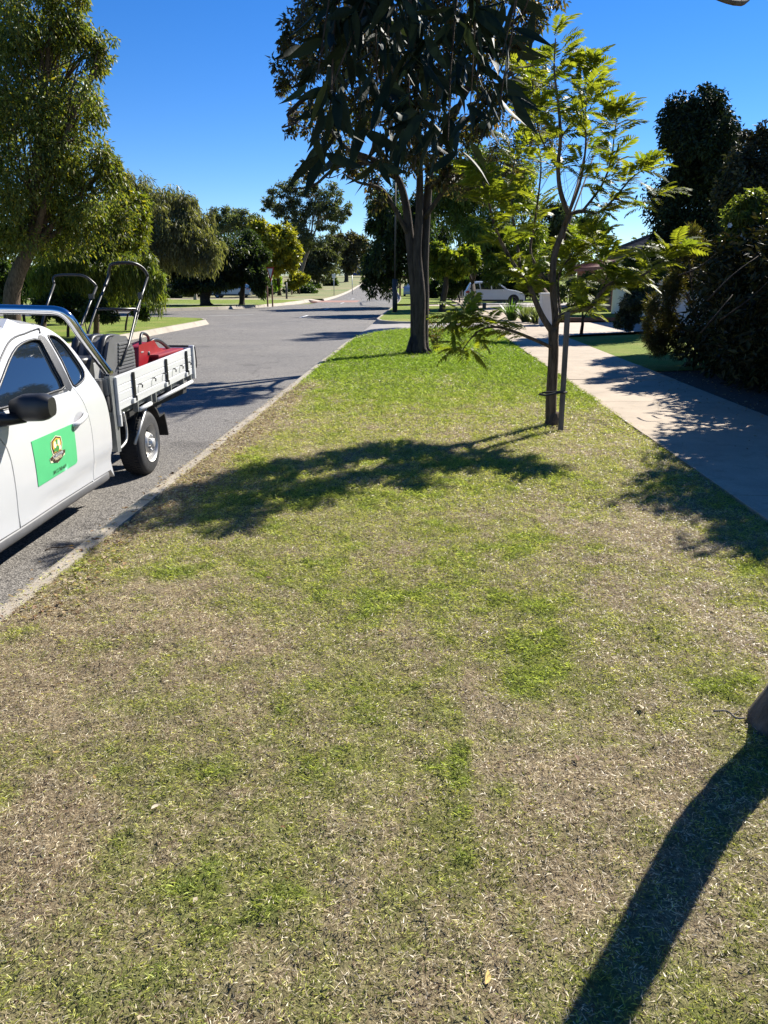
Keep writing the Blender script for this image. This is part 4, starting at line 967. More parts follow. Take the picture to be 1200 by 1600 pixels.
for (px, py) in [(1160, 368), (1163, 374), (1176, 380), (1163, 394), (1140, 352)]:
    m = MB(); c = at(px, py, 14.9) - Vector((8.1, 15.6, -0.01))
    for j in range(6):
        t = j * math.pi / 3; d = Vector((math.cos(t), -.3, math.sin(t))); s_ = Vector((-math.sin(t), 0, math.cos(t)))
        m.add([c, c + d * .03 + s_ * .018, c + d * .05, c + d * .03 - s_ * .018], [(0, 1, 2, 3)], True)
    m.build('flower', wm, cam_sh)
tree('grey_shrub', 'rounded grey green shrub against the white house wall', 'shrub', (8.6, 26.5, 0), px_clumps(26.5, [(985, 485, 26, 24), (1000, 470, 22, 20), (975, 500, 18, 16)], 1.0, seed=90), 8000, 0.1, [(0.06, 0.065, 0.045), (0.09, 0.095, 0.065), (0.04, 0.05, 0.03)], 'bark_dark', .06, seed=91, sub=14, crown_name='foliage')
tree('garden_tree', 'dark leafy small tree in front of the white house wall', 'tree', (9.6, 28.0, 0), px_clumps(28, [(1000, 440, 26, 30), (985, 420, 16, 20), (1020, 410, 22, 30)], 1.0, seed=92), 9000, 0.13, DG, 'bark_dark', .08, seed=93, sub=14)
tree('garden_tree', 'low crooked multi stemmed tree by the white gate pillar', 'tree', gp(908, 521), px_clumps(25, [(890, 455, 24, 18), (915, 445, 22, 18), (935, 460, 20, 16), (905, 470, 20, 12)], 1.0, seed=94), 2600, 0.11, [(0.06, 0.08, 0.025), (0.1, 0.12, 0.03)], 'bark_dark', .06, seed=95, sub=12, fork=at(910, 500, 25))
# strappy clump in front of the white car
def strappy(px, py, label, n, h, seed, cols):
    b = gp(px, py); root = empty('strappy_plant', b); tag(root, label, 'plant')
    r = np.random.default_rng(seed); Vs = []; Fs = []; Cs = []; o = 0
    for k in range(n):
        az = r.uniform(0, 6.28); L = h * r.uniform(.7, 1.25); d = np.array([math.cos(az), math.sin(az), 0]); s = np.array([-math.sin(az), math.cos(az), 0]); lean = r.uniform(.2, 1.1); col = np.array(cols[r.integers(len(cols))]) * r.uniform(.7, 1.3)
        p0 = d * r.uniform(0, .2)
        for i in range(5):
            t = i / 4; w = .03 * (1 - t ** 2) + .002; p = p0 + d * L * lean * t * .7 + np.array([0, 0, L * (t - .45 * lean * t * t)]); Vs += [p - s * w, p + s * w]; Cs += [col, col]
        Fs += [(o + 2 * i, o + 2 * i + 1, o + 2 * i + 3, o + 2 * i + 2) for i in range(4)]; o += 10
    link('foliage', np_mesh('foliage', np.array(Vs), np.array(Fs), M['leaf'], np.array(Cs)), None, root)
SPC = [(0.06, 0.12, 0.03), (0.1, 0.17, 0.04)]
strappy(800, 500, 'bushy strap leaved plant in front of the white car', 160, .95, 5, SPC)
strappy(822, 503, 'dark strap leaved plant beside the white gate pillar', 110, .75, 6, [(0.05, 0.07, 0.03), (0.08, 0.1, 0.04)])
strappy(838, 505, 'grey green tufted plant at the foot of the gate pillar', 90, .6, 7, [(0.06, 0.08, 0.04), (0.1, 0.12, 0.06)])
strappy(735, 478, 'low dark plants under the tail of the white car', 90, .6, 8, [(0.03, 0.05, 0.02), (0.04, 0.06, 0.025)])

# ------------------------------------------------------------------ the white ute
def paint(name, c, rough=0.25):
    t = NT(name)
    f = t.noise(1.7, 5, .6); d = t.noise(26, 4, .7)
    t.l(t.ramp(f, [(0.3, tuple(x * .96 for x in c)), (0.7, c)]), t.b.inputs['Base Color'])
    t.b.inputs['Roughness'].default_value = rough; t.b.inputs['Coat Weight'].default_value = 0.6; t.b.inputs['Coat Roughness'].default_value = 0.05
    t.bump(d, 0.03, 0.002); return t.m
M['white_paint'] = paint('white_paint', (0.57, 0.575, 0.58))
M['black_plastic'] = simple('black_plastic', (0.018, 0.018, 0.019), 0.38, bump=0.15, bscale=220, spec=.5)
M['dark_plastic'] = simple('dark_plastic', (0.05, 0.05, 0.052), 0.5, bump=0.15, bscale=180)
M['grey_plastic'] = simple('grey_plastic', (0.115, 0.115, 0.118), 0.45, bump=0.1, bscale=150)
M['rubber'] = simple('tyre_rubber', (0.022, 0.022, 0.023), 0.75, var=.4, scale=9, bump=.3, bscale=120)
M['rim_steel'] = simple('rim_steel', (0.45, 0.44, 0.42), 0.4, 0.5, var=.25, scale=12)
M['alloy'] = simple('tray_alloy', (0.56, 0.57, 0.575), 0.42, 0.12, var=.14, scale=7, bump=.06, bscale=90, stretch=(1, .05, 1))
M['alloy_dark'] = simple('tray_alloy_grey', (0.22, 0.23, 0.23), 0.45, 0.5, var=.2, scale=7)
M['chrome'] = simple('polished_steel', (0.62, 0.63, 0.65), 0.09, 1.0, var=.03)
M['under'] = simple('underbody', (0.012, 0.012, 0.012), 0.8, var=.4)
M['galv'] = simple('galvanised_steel', (0.5, 0.5, 0.49), 0.45, 0.5, var=.15, scale=12)
M['black_steel'] = simple('black_powdercoat', (0.02, 0.02, 0.021), 0.35, spec=.5)
def glass_m(name, c=(0.012, 0.016, 0.018), ior=2.0):
    t = NT(name); t.b.inputs['Base Color'].default_value = (*c, 1); t.b.inputs['Roughness'].default_value = 0.03; t.b.inputs['IOR'].default_value = ior
    t.bump(t.noise(2.0, 2, .5), 0.02, .01); return t.m
M['glass'] = glass_m('window_glass', (0.012, 0.018, 0.026), 2.1)

UX, UY = -3.65, 6.0
UTE = Vector((UX, UY, ROAD_Z))
ute = empty('ute', UTE); tag(ute, 'white extra cab ute with an alloy drop side tray parked along the kerb', 'ute')
def U(): m = MB(); m.M = Matrix.Translation(-UTE); return m
BELT = 0.845
def crease(y): return 0.125 + 0.075 * (y - 5.2)
def sx(y, z):
    x = -2.75 - 0.38 * max(0, z - BELT) - 0.2 * max(0, z - BELT) ** 2
    x += 0.02 * math.sin(min(1, max(0, (z - 0.1) / 0.75)) * math.pi)
    t = min(1, max(0, (crease(y) - z) / 0.035)); x -= 0.012 * t * t * (3 - 2 * t) * min(1, max(0, (y - 5.0) / .5))
    x -= 0.05 * max(0, 0.08 - z)
    if z > 0.70 and z < BELT: x -= 0.018 * ((z - 0.70) / 0.145) ** 2
    elif z >= BELT: x -= 0.018
    return x
def inside(p, poly):
    x, y = p; c = False; n = len(poly)
    for i in range(n):
        x1, y1 = poly[i]; x2, y2 = poly[(i + 1) % n]
        if (y1 > y) != (y2 > y) and x < (x2 - x1) * (y - y1) / (y2 - y1 + 1e-12) + x1: c = not c
    return c
def spl(pts, k=4, closed=True):
    P = [Vector((p[0], p[1])) for p in pts]; out = []; n = len(P)
    for i in range(n if closed else n - 1):
        p0 = P[(i - 1) % n]; p1 = P[i]; p2 = P[(i + 1) % n]; p3 = P[(i + 2) % n]
        for j in range(k):
            t = j / k; q = 0.5 * ((2 * p1) + (p2 - p0) * t + (2 * p0 - 5 * p1 + 4 * p2 - p3) * t * t + (3 * p1 - p0 - 3 * p2 + p3) * t ** 3); out.append((q.x, q.y))
    return out
def dens(poly, d=0.07):
    out = []
    for i in range(len(poly)):
        a, b = Vector(poly[i]), Vector(poly[(i + 1) % len(poly)]); n = max(1, int((b - a).length / d))
        for j in range(n): q = a.lerp(b, j / n); out.append((q.x, q.y))
    return out
def panel(m, outline, holes=(), fn=sx, off=0.0, depth=0.025, d=0.045, mirror=False):
    ol = dens(outline, 0.06); hl = [dens(h, 0.06) for h in holes]
    vs = []; es = []
    for loop in [ol] + hl:
        b = len(vs); vs += [Vector(p) for p in loop]; es += [(b + i, b + (i + 1) % len(loop)) for i in range(len(loop))]
    ys_ = [p[0] for p in ol]; zs_ = [p[1] for p in ol]
    y = min(ys_) + d / 2
    bound = list(vs)
    while y < max(ys_):
        z = min(zs_) + d / 2
        while z < max(zs_):
            p = (y, z)
            if inside(p, ol) and not any(inside(p, h) for h in hl) and min((Vector(p) - b_).length for b_ in bound) > d * .5: vs.append(Vector(p))
            z += d
        y += d
    r_ = delaunay_2d_cdt(vs, es, [], 0, 1e-5)
    V2, F2 = r_[0], r_[2]
    fs = []
    for f in F2:
        c = sum((V2[i] for i in f), Vector((0, 0))) / len(f)
        if inside(c, ol) and not any(inside(c, h) for h in hl): fs.append(tuple(f))
    for mir in ((False, True) if mirror else (False,)):
        P3 = [(fn(v.x, v.y) + off, v.x, v.y) for v in V2]
        if mir: P3 = [(2 * UX - p[0], p[1], p[2]) for p in P3]
        m.add(P3, fs, True)
        s = -1 if not mir else 1
        for loop in [ol] + hl:
            A_ = [(fn(*p) + off, p[0], p[1]) for p in loop]
            if mir: A_ = [(2 * UX - p[0], p[1], p[2]) for p in A_]
            B_ = [(p[0] + s * depth, p[1], p[2]) for p in A_]; n = len(loop)
            m.add(A_ + B_, [(i, (i + 1) % n, n + (i + 1) % n, n + i) for i in range(n)])
    return m
SILL = lambda y: 0.03 + 0.012 * (y - 4.7)
REAR = spl([(6.51, .05), (6.523, .128), (6.535, .299), (6.525, .5), (6.497, .655), (6.44, .775), (6.385, .88), (6.345, 1.0), (6.31, 1.1), (6.24, 1.2), (6.12, 1.285), (5.98, 1.325), (5.74, 1.345), (5.5, 1.335)], 3, False)[:-1] + [(5.47, 1.33)]
DOOR_R = spl([(6.125, .05), (6.139, .215), (6.137, .379), (6.122, .542), (6.074, .687), (6.0, .80), (5.955, .87), (5.97, 1.05), (5.975, 1.20), (5.93, 1.262)], 3, False)
DOOR_T = spl([(5.93, 1.262), (5.70, 1.272), (5.48, 1.245), (5.28, 1.172), (5.08, 1.075), (4.86, .955), (4.66, .855)], 3, False)
DOOR_F = spl([(4.66, .855), (4.70, .78), (4.79, .66), (4.835, .60), (4.862, .507), (4.878, .327), (4.888, .143), (4.893, .03)], 3, False)
door_ol = DOOR_R + DOOR_T[1:] + DOOR_F[1:] + [(4.9, SILL(4.9)), (6.12, SILL(6.12))]
WIN = spl([(5.835, .87), (5.842, 1.0), (5.862, 1.15), (5.858, 1.222), (5.69, 1.228), (5.485, 1.195), (5.29, 1.122), (5.10, 1.03), (4.95, .955), (4.82, .885), (4.80, .858), (5.0, .85), (5.35, .852), (5.65, .858)], 2)
QW = spl([(5.985, .865), (6.008, 1.05), (6.015, 1.215), (6.05, 1.245), (6.15, 1.225), (6.215, 1.16), (6.25, 1.07), (6.275, .97), (6.265, .92), (6.21, .885), (6.1, .86)], 3)
door = panel(U(), door_ol, [WIN], depth=.04).build('door', M['white_paint'], ute)
# quarter panel with the roof side
q_ol = [(6.135, SILL(6.13))] + [(p[0] + .009, p[1]) for p in DOOR_R] + [(p[0], p[1] + .010) for p in DOOR_T[1:]] + [(4.63, .862), (4.60, .885), (4.80, .99), (5.02, 1.125), (5.22, 1.235), (5.36, 1.30)] + REAR[::-1]
panel(U(), q_ol, [QW], depth=.04).build('quarter_panel', M['white_paint'], ute)
# windows
def shrink(poly, d):
    c = Vector((sum(p[0] for p in poly) / len(poly), sum(p[1] for p in poly) / len(poly)))
    return [tuple(c + (Vector(p) - c) * (1 - d / max(.01, (Vector(p) - c).length))) for p in poly]
panel(U(), shrink(WIN, -.004), off=-.014, depth=.004).build('window', M['glass'], door)
panel(U(), shrink(QW, -.004), off=-.014, depth=.004).build('quarter_window', M['glass'], ute)
def trim_tube(poly, r, off=0.002, closed=True):
    m = U(); P = [(sx(*p) + off, p[0], p[1]) for p in (dens(poly, .05) if closed else poly)]
    if closed: P.append(P[0])
    m.tube(P, r, 6, False); return m
trim_tube(shrink(WIN, .0), .011).build('window_seal', M['black_plastic'], door)
trim_tube(shrink(QW, .002), .008).build('window_seal', M['black_plastic'], ute)
panel(U(), [(4.80, .836), (5.86, .836), (5.86, .857), (5.35, .85), (4.80, .853)], off=.006, depth=.02).build('belt_trim', M['black_plastic'], door)
panel(U(), spl([(5.86, .85), (5.95, .85), (5.968, 1.05), (5.972, 1.2), (5.93, 1.255), (5.86, 1.235), (5.866, 1.15), (5.85, 1.0)], 2), off=.004, depth=.02).build('pillar_trim', M['black_plastic'], ute)
trim_tube([(p[0], p[1] + .006) for p in DOOR_T], .007, .001, False).build('drip_seal', M['black_plastic'], ute)
# handle
m = U(); m.tube(smooth_path([(sx(5.80, .575) + .002, 5.795, .575), (sx(5.83, .58) + .028, 5.835, .583), (sx(5.93, .6) + .034, 5.92, .60), (sx(6.0, .62) + .028, 6.0, .622), (sx(6.03, .63), 6.035, .63)], 4), [.012, .016, .018, .019, .02, .021, .021, .021, .021, .021, .021, .021, .021, .02, .018, .016, .012], 8, True, 1.0)
m.build('handle', M['white_paint'], door)
m = U(); m.add([(sx(5.92 + .085 * math.cos(t), .612 + .04 * math.sin(t)) + .002, 5.92 + .085 * math.cos(t), .612 + .042 * math.sin(t) + .02 * math.cos(t)) for t in [k * math.pi / 8 for k in range(16)]], [tuple(range(16))]); m.build('handle_shade_patch', simple('recess_shade', (0.32, 0.32, 0.33), .5), door)  # flat grey patch, the shade of the handle cup put into its colour
# roof, rear wall, far side, bonnet, screen
m = U(); rows = []
ROOF = [(4.60, .885), (4.80, .99), (5.02, 1.125), (5.22, 1.235), (5.36, 1.30), (5.47, 1.33), (5.74, 1.345), (5.98, 1.325), (6.12, 1.285)]
prof = [0, .03, .1, .3, .5, .7, .9, .97, 1]
rows = [[(sx(y, z) + (2 * UX - 2 * sx(y, z)) * t, y + (-.10 * math.sin(math.pi * t) if y < 5.4 else 0), z + .075 * (1 - abs(2 * t - 1) ** 2.6) * (1 if y > 5.3 else .5)) for t in prof] for (y, z) in ROOF[4:]]
m.sheet(rows); m.build('roof', M['white_paint'], ute)
trim_tube([(5.15, 1.205), (5.36, 1.302), (5.47, 1.333), (5.74, 1.348), (5.98, 1.328), (6.10, 1.295)], .012, -.03, False).build('roof_gutter', M['dark_plastic'], ute)
m = U(); m.sheet([[(sx(y, z) + (2 * UX - 2 * sx(y, z)) * t, y - (.04 if 0 < t < 1 else 0), z) for t in prof] for (y, z) in REAR[::-1] if z < 1.29]); m.build('rear_wall', M['white_paint'], ute)
m = U(); m.sheet([[(sx(y, z) - .05 + (2 * UX - 2 * sx(y, z) + .1) * t, y - .12 * math.sin(math.pi * t), z) for t in prof] for (y, z) in ROOF[:5]]); m.build('windscreen', M['glass'], ute)
far = [(4.60, .02), (6.51, .02)] + REAR + [(5.36, 1.30), (5.22, 1.235), (5.02, 1.125), (4.80, .99), (4.60, .885)]
m = U(); panel(m, far, [], mirror=True); m2 = U()
half = len(m.v) // 2
m = U(); panel(m, far, [], fn=lambda y, z: 2 * UX - sx(y, z), depth=.01); m.build('far_side_panel', M['white_paint'], ute)
m = U(); panel(m, shrink(far, .02), [], off=-.05, depth=.01); m.build('inner_shell', M['under'], ute)
fend = [(4.883, .03), (4.876, .143), (4.866, .327), (4.85, .507), (4.823, .60), (4.778, .66), (4.688, .78), (4.64, .83), (4.2, .80), (3.5, .72), (3.28, .60), (3.25, .2)] + [(3.72, .05)] + [(4.17 + .43 * math.cos(t), .06 + .43 * math.sin(t)) for t in [math.pi * (1 - k / 14) for k in range(15)]] + [(4.62, .03)]
panel(U(), fend, []).build('front_guard', M['white_paint'], ute); panel(U(), fend, [], fn=lambda y, z: 2 * UX - sx(y, z)).build('front_guard', M['white_paint'], ute)
m = U(); m.sheet([[(sx(y, z) + (2 * UX - 2 * sx(y, z)) * t, y - .1 * math.sin(math.pi * t), z + .06 * math.sin(math.pi * t)) for t in prof] for (y, z) in [(4.62, .87), (4.2, .80), (3.5, .72), (3.28, .60), (3.25, .2)]]); m.build('bonnet', M['white_paint'], ute)
m = U(); m.box((UX, 3.18, .1), (1.72, .16, .24)); m.build('front_bumper', M['dark_plastic'], ute, bevel=.04)
# sill step
m = U(); m.sheet([[(sx(y, .04) + a, y, SILL(y) + b) for (a, b) in [(-.05, -.008), (-.005, -.008), (.004, -.02), (.004, -.065), (-.02, -.09), (-.08, -.095)]] for y in fr(4.6, 6.46, 10)] + [[(sx(6.5, .04) + a - .03, 6.505, SILL(6.5) + b) for (a, b) in [(-.03, -.012), (-.01, -.012), (0, -.02), (0, -.05), (-.02, -.07), (-.06, -.075)]]])
m.build('sill', M['grey_plastic'], ute)
# mirror
mc = Vector((-2.60, 4.92, .845)); m = U(); rows = []
for i in range(9):
    t = i / 8; w = (.62 + .38 * min(1, t * 3.2)) * (1 - max(0, t - .72) ** 2 * 4.2)
    rows.append([(mc.x - .11 + .27 * t + .0 * a, mc.y + math.copysign(abs(math.cos(a)) ** .7, math.cos(a)) * .085 * w + .01, mc.z + .005 + math.copysign(abs(math.sin(a)) ** .75, math.sin(a)) * .092 * w + .01 * t) for a in [k * 2 * math.pi / 16 for k in range(17)]])
m.sheet(rows); m.add([r_ for r_ in rows[-1][:-1]], [tuple(range(16))]); m.add([r_ for r_ in rows[0][:-1]], [tuple(range(16))])
mir = m.build('mirror', M['black_plastic'], ute)
m = U(); m.tube([(sx(4.78, .83), 4.76, .80), (-2.72, 4.84, .785), (-2.62, 4.91, .79)], [.05, .042, .035], 8); m.build('mirror_arm', M['black_plastic'], mir)
m = U(); m.prism([(4.68, .84), (4.83, .846), (4.84, .885), (4.80, .92)], -2.80, -2.765); m.build('mirror_base', M['black_plastic'], mir)
# door sign
sign_m = simple('sign_green', (0.085, 0.48, 0.19), .4, var=.05)
m = U(); SG = [(5.145, .580), (5.815, .588), (5.822, .29), (5.80, .272), (5.20, .246), (5.175, .246)]
panel(m, SG, off=.0035, depth=.002); sign = m.build('door_sign', sign_m, ute)
def flat(pts, off, name, mt, par=sign):
    m = U(); m.add([(sx(*p) + off, p[0], p[1]) for p in pts], [tuple(range(len(pts)))]); return m.build(name, mt, par)
gold = simple('print_gold', (0.75, 0.42, 0.06), .5); cream = simple('print_cream', (0.8, 0.74, 0.5), .5); brown = simple('print_brown', (0.045, 0.022, 0.01), .5); leafg = simple('print_green', (0.05, 0.25, 0.05), .5); grey_p = simple('print_grey', (.62, .62, .64), .5); black_p = simple('print_black', (.012, .016, .014), .5)
ec = (5.495, .457); S_ = 1.0
def E_(pts, dx=0, dz=0): return [(ec[0] + p[0] * 1.32 + dx, ec[1] + p[1] * .71 + dz + .04 * p[0]) for p in pts]
flat(E_([(0, .138), (.062, .105), (.07, .04), (.055, -.04), (.098, -.055), (.088, -.10), (.045, -.12), (0, -.152), (-.045, -.128), (-.088, -.115), (-.098, -.068), (-.055, -.045), (-.07, .035), (-.062, .1)]), .006, 'emblem', cream)
flat(E_([(0, .13), (.056, .1), (.062, .04), (.048, -.04), (-.048, -.04), (-.062, .035), (-.056, .097)]), .007, 'emblem', brown)
flat(E_([(0, .115), (.045, .09), (.05, .04), (.038, -.03), (-.038, -.03), (-.05, .035), (-.045, .088)]), .008, 'emblem', gold)
for (cx, cz, w, h, mt) in [(-.022, .05, .017, .036, cream), (.024, .056, .015, .034, cream), (0, .0, .022, .034, leafg), (0, .072, .014, .03, leafg), (-.03, -.005, .012, .02, leafg), (.034, .0, .012, .026, cream)]:
    flat(E_([(cx + w * math.cos(a), cz + h * math.sin(a)) for a in [k * math.pi / 5 for k in range(10)]]), .009, 'emblem', mt)
flat(E_([(-.092, -.06), (-.05, -.045), (.05, -.04), (.092, -.05), (.084, -.085), (.045, -.078), (-.045, -.082), (-.084, -.095)]), .010, 'emblem', brown)
flat(E_([(-.06, -.054), (.06, -.048), (.058, -.074), (-.058, -.08)]), .0105, 'emblem', grey_p)
flat(E_([(-.07, -.09), (.07, -.084), (.05, -.118), (0, -.142), (-.05, -.124)]), .010, 'emblem', brown)
def text(s, y, z, size, mt, off, name, rot=0.0, sxx=1.0):
    cu = bpy.data.curves.new(name, 'FONT'); cu.body = s; cu.size = size; cu.align_x = 'CENTER'; cu.align_y = 'CENTER'; cu.space_character = 1.05; cu.offset = size * .012; cu.materials.append(mt)
    o0 = bpy.data.objects.new(name, cu); COL.objects.link(o0); me = bpy.data.meshes.new_from_object(o0.evaluated_get(bpy.context.evaluated_depsgraph_get())); bpy.data.objects.remove(o0)
    o = bpy.data.objects.new(name, me); COL.objects.link(o); o.parent = sign
    o.rotation_euler = (math.pi / 2, 0, math.pi / 2); o.location = Vector((sx(y, z) + off, y, z)) - UTE
    o.rotation_euler = (Matrix.Rotation(math.pi / 2, 3, 'Z') @ Matrix.Rotation(math.pi / 2, 3, 'X') @ Matrix.Rotation(rot, 3, 'Z')).to_euler(); o.scale = (sxx, 1, 1)
text('MR SPARKLE', ec[0], ec[1] - .0455, .021, black_p, .0125, 'lettering', .04, 1.15)
text('PRESTIGE', ec[0], ec[1] - .071, .022, cream, .0125, 'lettering', .04, 1.2)
text('0412 740 469', 5.513, .294, .040, black_p, .008, 'lettering', .035, .9)
# tray
TX, TW = -2.755, 1.80
def tz(y, z): return z + .030 * (y - 6.8)
bx = [(0.5, .0)]
fl = U(); fl.prism([(6.72, .50), (9.17, .575), (9.17, .535), (6.72, .46)], TX - TW + .02, TX - .05); fl.build('tray_floor', M['alloy_dark'], ute)
def board(y0, y1, z0, z1, x, side, name='side_board', g=.0):
    m = U(); d = .03 * side
    pf = [(-.004 * side, z0), (0, z0 + .004), (0, z1 - .004), (-.004 * side, z1), (-d, z1), (-d, z0)]
    vs = [(x + a, y, tz(y, b)) for y in (y0, y1) for (a, b) in pf]; n = len(pf)
    m.add(vs, [tuple(range(n)), tuple(range(2 * n - 1, n - 1, -1))] + [(i, (i + 1) % n, n + (i + 1) % n, n + i) for i in range(n)])
    return m
zs4 = [.522, .598, .678, .742, .832]
side_root = None
for x, sd_ in ((TX, 1), (TX - TW, -1)):
    for a, b in zip(zs4[:-1], zs4[1:]):
        board(6.815, 9.15, a + .002, b - .002, x, sd_).build('side_board', M['alloy'], ute)
for a, b in zip(zs4[:-1], zs4[1:]):
    z0 = tz(9.17, a); m = U(); m.box((TX - TW / 2, 9.172, tz(9.17, (a + b) / 2)), (TW - .06, .03, b - a - .004)); m.build('tail_board', M['alloy'], ute, bevel=.004)
for (y, z0) in ((9.165, .47),):
    m = U(); m.box((TX - .005, y, tz(y, .66)), (.06, .05, .39)); m.build('rear_post', M['alloy'], ute, bevel=.006)
    m = U(); m.box((TX - TW + .005, y, tz(y, .66)), (.06, .05, .39)); m.build('rear_post', M['alloy'], ute, bevel=.006)
    m = U(); m.tube([(TX + .03, 9.19, tz(9.2, .84)), (TX + .03, 9.2, .86), (TX + .035, 9.21, .72), (TX + .03, 9.2, .66)], .007, 5); m.tube([(TX - .3, 9.18, .915), (TX + .02, 9.18, .915)], .012, 5); m.build('tail_latch', M['black_steel'], ute)
m = U(); m.prism([(6.70, .85), (6.80, .835), (6.81, .40), (6.79, .16), (6.72, .165)], TX - .06, TX - .01); m.build('front_post', M['alloy_dark'], ute, bevel=.005)
m = U(); m.box((TX + .0, 6.803, .66), (.03, .04, .34)); m.box((TX + .0, 6.806, .44), (.036, .034, .11)); m.build('hinge_plate', M['alloy'], ute, bevel=.004)
m = U(); m.box((TX - TW / 2, 6.70, .66), (TW - .06, .04, .34)); m.build('headboard', M['alloy_dark'], ute, bevel=.004)
m = U(); m.box((TX - .30, 6.60, .52), (.5, .06, .62)); m.build('headboard_gusset', M['dark_plastic'], ute, bevel=.01)
for y in (7.2, 8.17, 8.9):
    m = U(); m.box((TX + .012, y, tz(y, .70)), (.024, .028, .24)); m.box((TX + .016, y + .006, tz(y, .572)), (.03, .022, .05)); la = m.build('latch_bar', M['black_steel'], ute, bevel=.005)
    m = U(); m.box((TX + .012, y - .035, tz(y, .555)), (.022, .06, .045)); m.build('latch_plate', M['alloy'], la, bevel=.004)
for y in (7.36, 7.75, 8.08, 8.42, 8.68, 8.985):
    m = U(); m.tube([(TX, y, tz(y, .682)), (TX + .028, y, tz(y, .682)), (TX + .034, y, tz(y, .672)), (TX + .032, y - .004, tz(y, .648))], .007, 5); m.build('rope_hook', M['black_steel'], ute)
for (a, b) in ((7.30, 7.62), (7.83, 9.06)):
    m = U(); m.tube([(TX + .005, a, tz(a, .445)), (TX + .005, b, tz(b, .445))], .022, 10); m.build('tie_rail', M['alloy'], ute)
for y in (7.28, 7.66, 7.80, 8.3, 8.75, 9.05):
    m = U(); m.box((TX - .02, y, tz(y, .48)), (.05, .03, .10)); m.build('rail_bracket', M['alloy_dark'], ute)
m = U(); m.box((TX - TW / 2, 7.95, .42), (TW - .16, 2.3, .08)); m.box((TX - .45, 7.6, .28), (.1, 3.0, .14)); m.box((TX - TW + .45, 7.6, .28), (.1, 3.0, .14)); m.box((UX, 5.3, -.02), (1.5, 2.4, .12)); m.box((UX, 7.58, .05), (1.4, .1, .1)); m.build('chassis', M['under'], ute)
# stays and hoop under the tray
m = U(); m.tube([(TX - .03, 7.57, .44), (TX - .05, 7.24, .13)], .016, 6); m.build('guard_stay', M['galv'], ute)
m = U(); m.tube(smooth_path([(TX - .05, 7.02, .48), (TX - .05, 7.06, .33), (TX - .05, 7.04, .22), (TX - .05, 6.95, .18), (TX - .05, 6.80, .16)], 4), .012, 6); m.build('side_hoop', M['galv'], ute)
# mudguard
m = U(); wy, wz = 7.60, .07
arcp = [(wy + .43 * math.cos(a), wz + .40 * math.sin(a)) for a in [math.radians(150 - k * 15) for k in range(9)]] + [(wy + .53, .28), (wy + .58, .14), (wy + .61, .03)]
m.sheet([[(x, p[0], min(p[1], .45)) for p in arcp] for x in (TX - .04, TX - .34)]); m.sheet([[(TX - .04, p[0], min(p[1], .45)) for p in arcp], [(TX - .04, p[0] + .015, min(p[1] + .02, .46)) for p in arcp]]); m.build('mudguard', M['under'], ute)
# wheels
def wheel(cx, cy, cz, R=.318, side=1):
    m = MB(); m.M = Matrix.Translation(Vector((cx, cy, cz)) - UTE)
    w = .215; s = side
    m.lathe([(s * .015, R * .60), (s * .012, R * .72), (s * .008, R * .86), (0, R * .93), (-s * .012, R * .975), (-s * .035, R), (-s * .1, R + .003), (-s * (w - .035), R), (-s * (w - .012), R * .97), (-s * w, R * .9), (-s * w, R * .6)], 'X', n=48)
    for k in range(56):
        a = 2 * math.pi * k / 56
        for o in (.03, .085, .135): 
            m.box((-s * (o + .015), (R + .002) * math.cos(a + o), (R + .002) * math.sin(a + o)), (.042, .018, .010), Matrix.Rotation(a + o - math.pi / 2, 3, 'X'))
    ty = m.build('tyre', M['rubber'])
    wh = empty('wheel'); wh.parent = ute; wh.location = (0, 0, 0); ty.parent = wh
    m = MB(); m.M = Matrix.Translation(Vector((cx, cy, cz)) - UTE)
    r_ = R * .61
    m.lathe([(s * .018, r_), (s * .012, r_ * .95), (-s * .01, r_ * .91), (-s * .05, r_ * .86), (-s * .075, r_ * .80), (-s * .07, r_ * .70), (-s * .03, r_ * .58), (s * .005, r_ * .50), (s * .012, r_ * .42), (s * .002, r_ * .34), (-s * .004, r_ * .30), (-s * .004, .03)], 'X', n=40)
    rim = m.build('rim', M['rim_steel'], wh)
    m = MB(); m.M = Matrix.Translation(Vector((cx, cy, cz)) - UTE)
    m.lathe([(-s * .005, r_ * .27), (s * .03, r_ * .25), (s * .042, r_ * .18), (s * .044, .004)], 'X', n=20)
    for k in range(6):
        a = k * math.pi / 3 + .3; m.lathe([(0, .011), (s * .024, .010), (s * .026, .002)], 'X', (0, r_ * .37 * math.cos(a), r_ * .37 * math.sin(a)), 6)
    m.build('hub', M['galv'], rim)
    m = MB(); m.M = Matrix.Translation(Vector((cx, cy, cz)) - UTE)
    for k in range(8):
        a = k * math.pi / 4 + .1; c0 = Vector((-s * .052, r_ * .655 * math.cos(a), r_ * .655 * math.sin(a)))
        m.lathe([(0, .021), (s * .004, .019), (s * .004, .001)], 'X', tuple(c0), 10)
    m.build('vent_hole', M['under'], rim)
for (cx, cy, s) in ((TX - .03, wy, 1), (TX - TW + .03, wy, -1), (-2.80, 4.17, 1), (2 * UX + 2.80, 4.17, -1)):
    wheel(cx, cy, wz, side=s)
# polished sports bar behind the cab
def bar_pts(side):
    pts = [(-2.79, 6.76, .86), (-2.85, 6.67, 1.02), (-2.92, 6.575, 1.20), (-2.965, 6.51, 1.33), (-3.0, 6.485, 1.385), (-3.06, 6.47, 1.415), (-3.2, 6.465, 1.422), (UX, 6.465, 1.43)]
    return pts if side else [(2 * UX - p[0], p[1], p[2]) for p in pts]
m = U(); full = bar_pts(True) + bar_pts(False)[::-1][1:]; m.tube(smooth_path(full, 4), .04, 16); m.build('sports_bar', M['chrome'], ute)

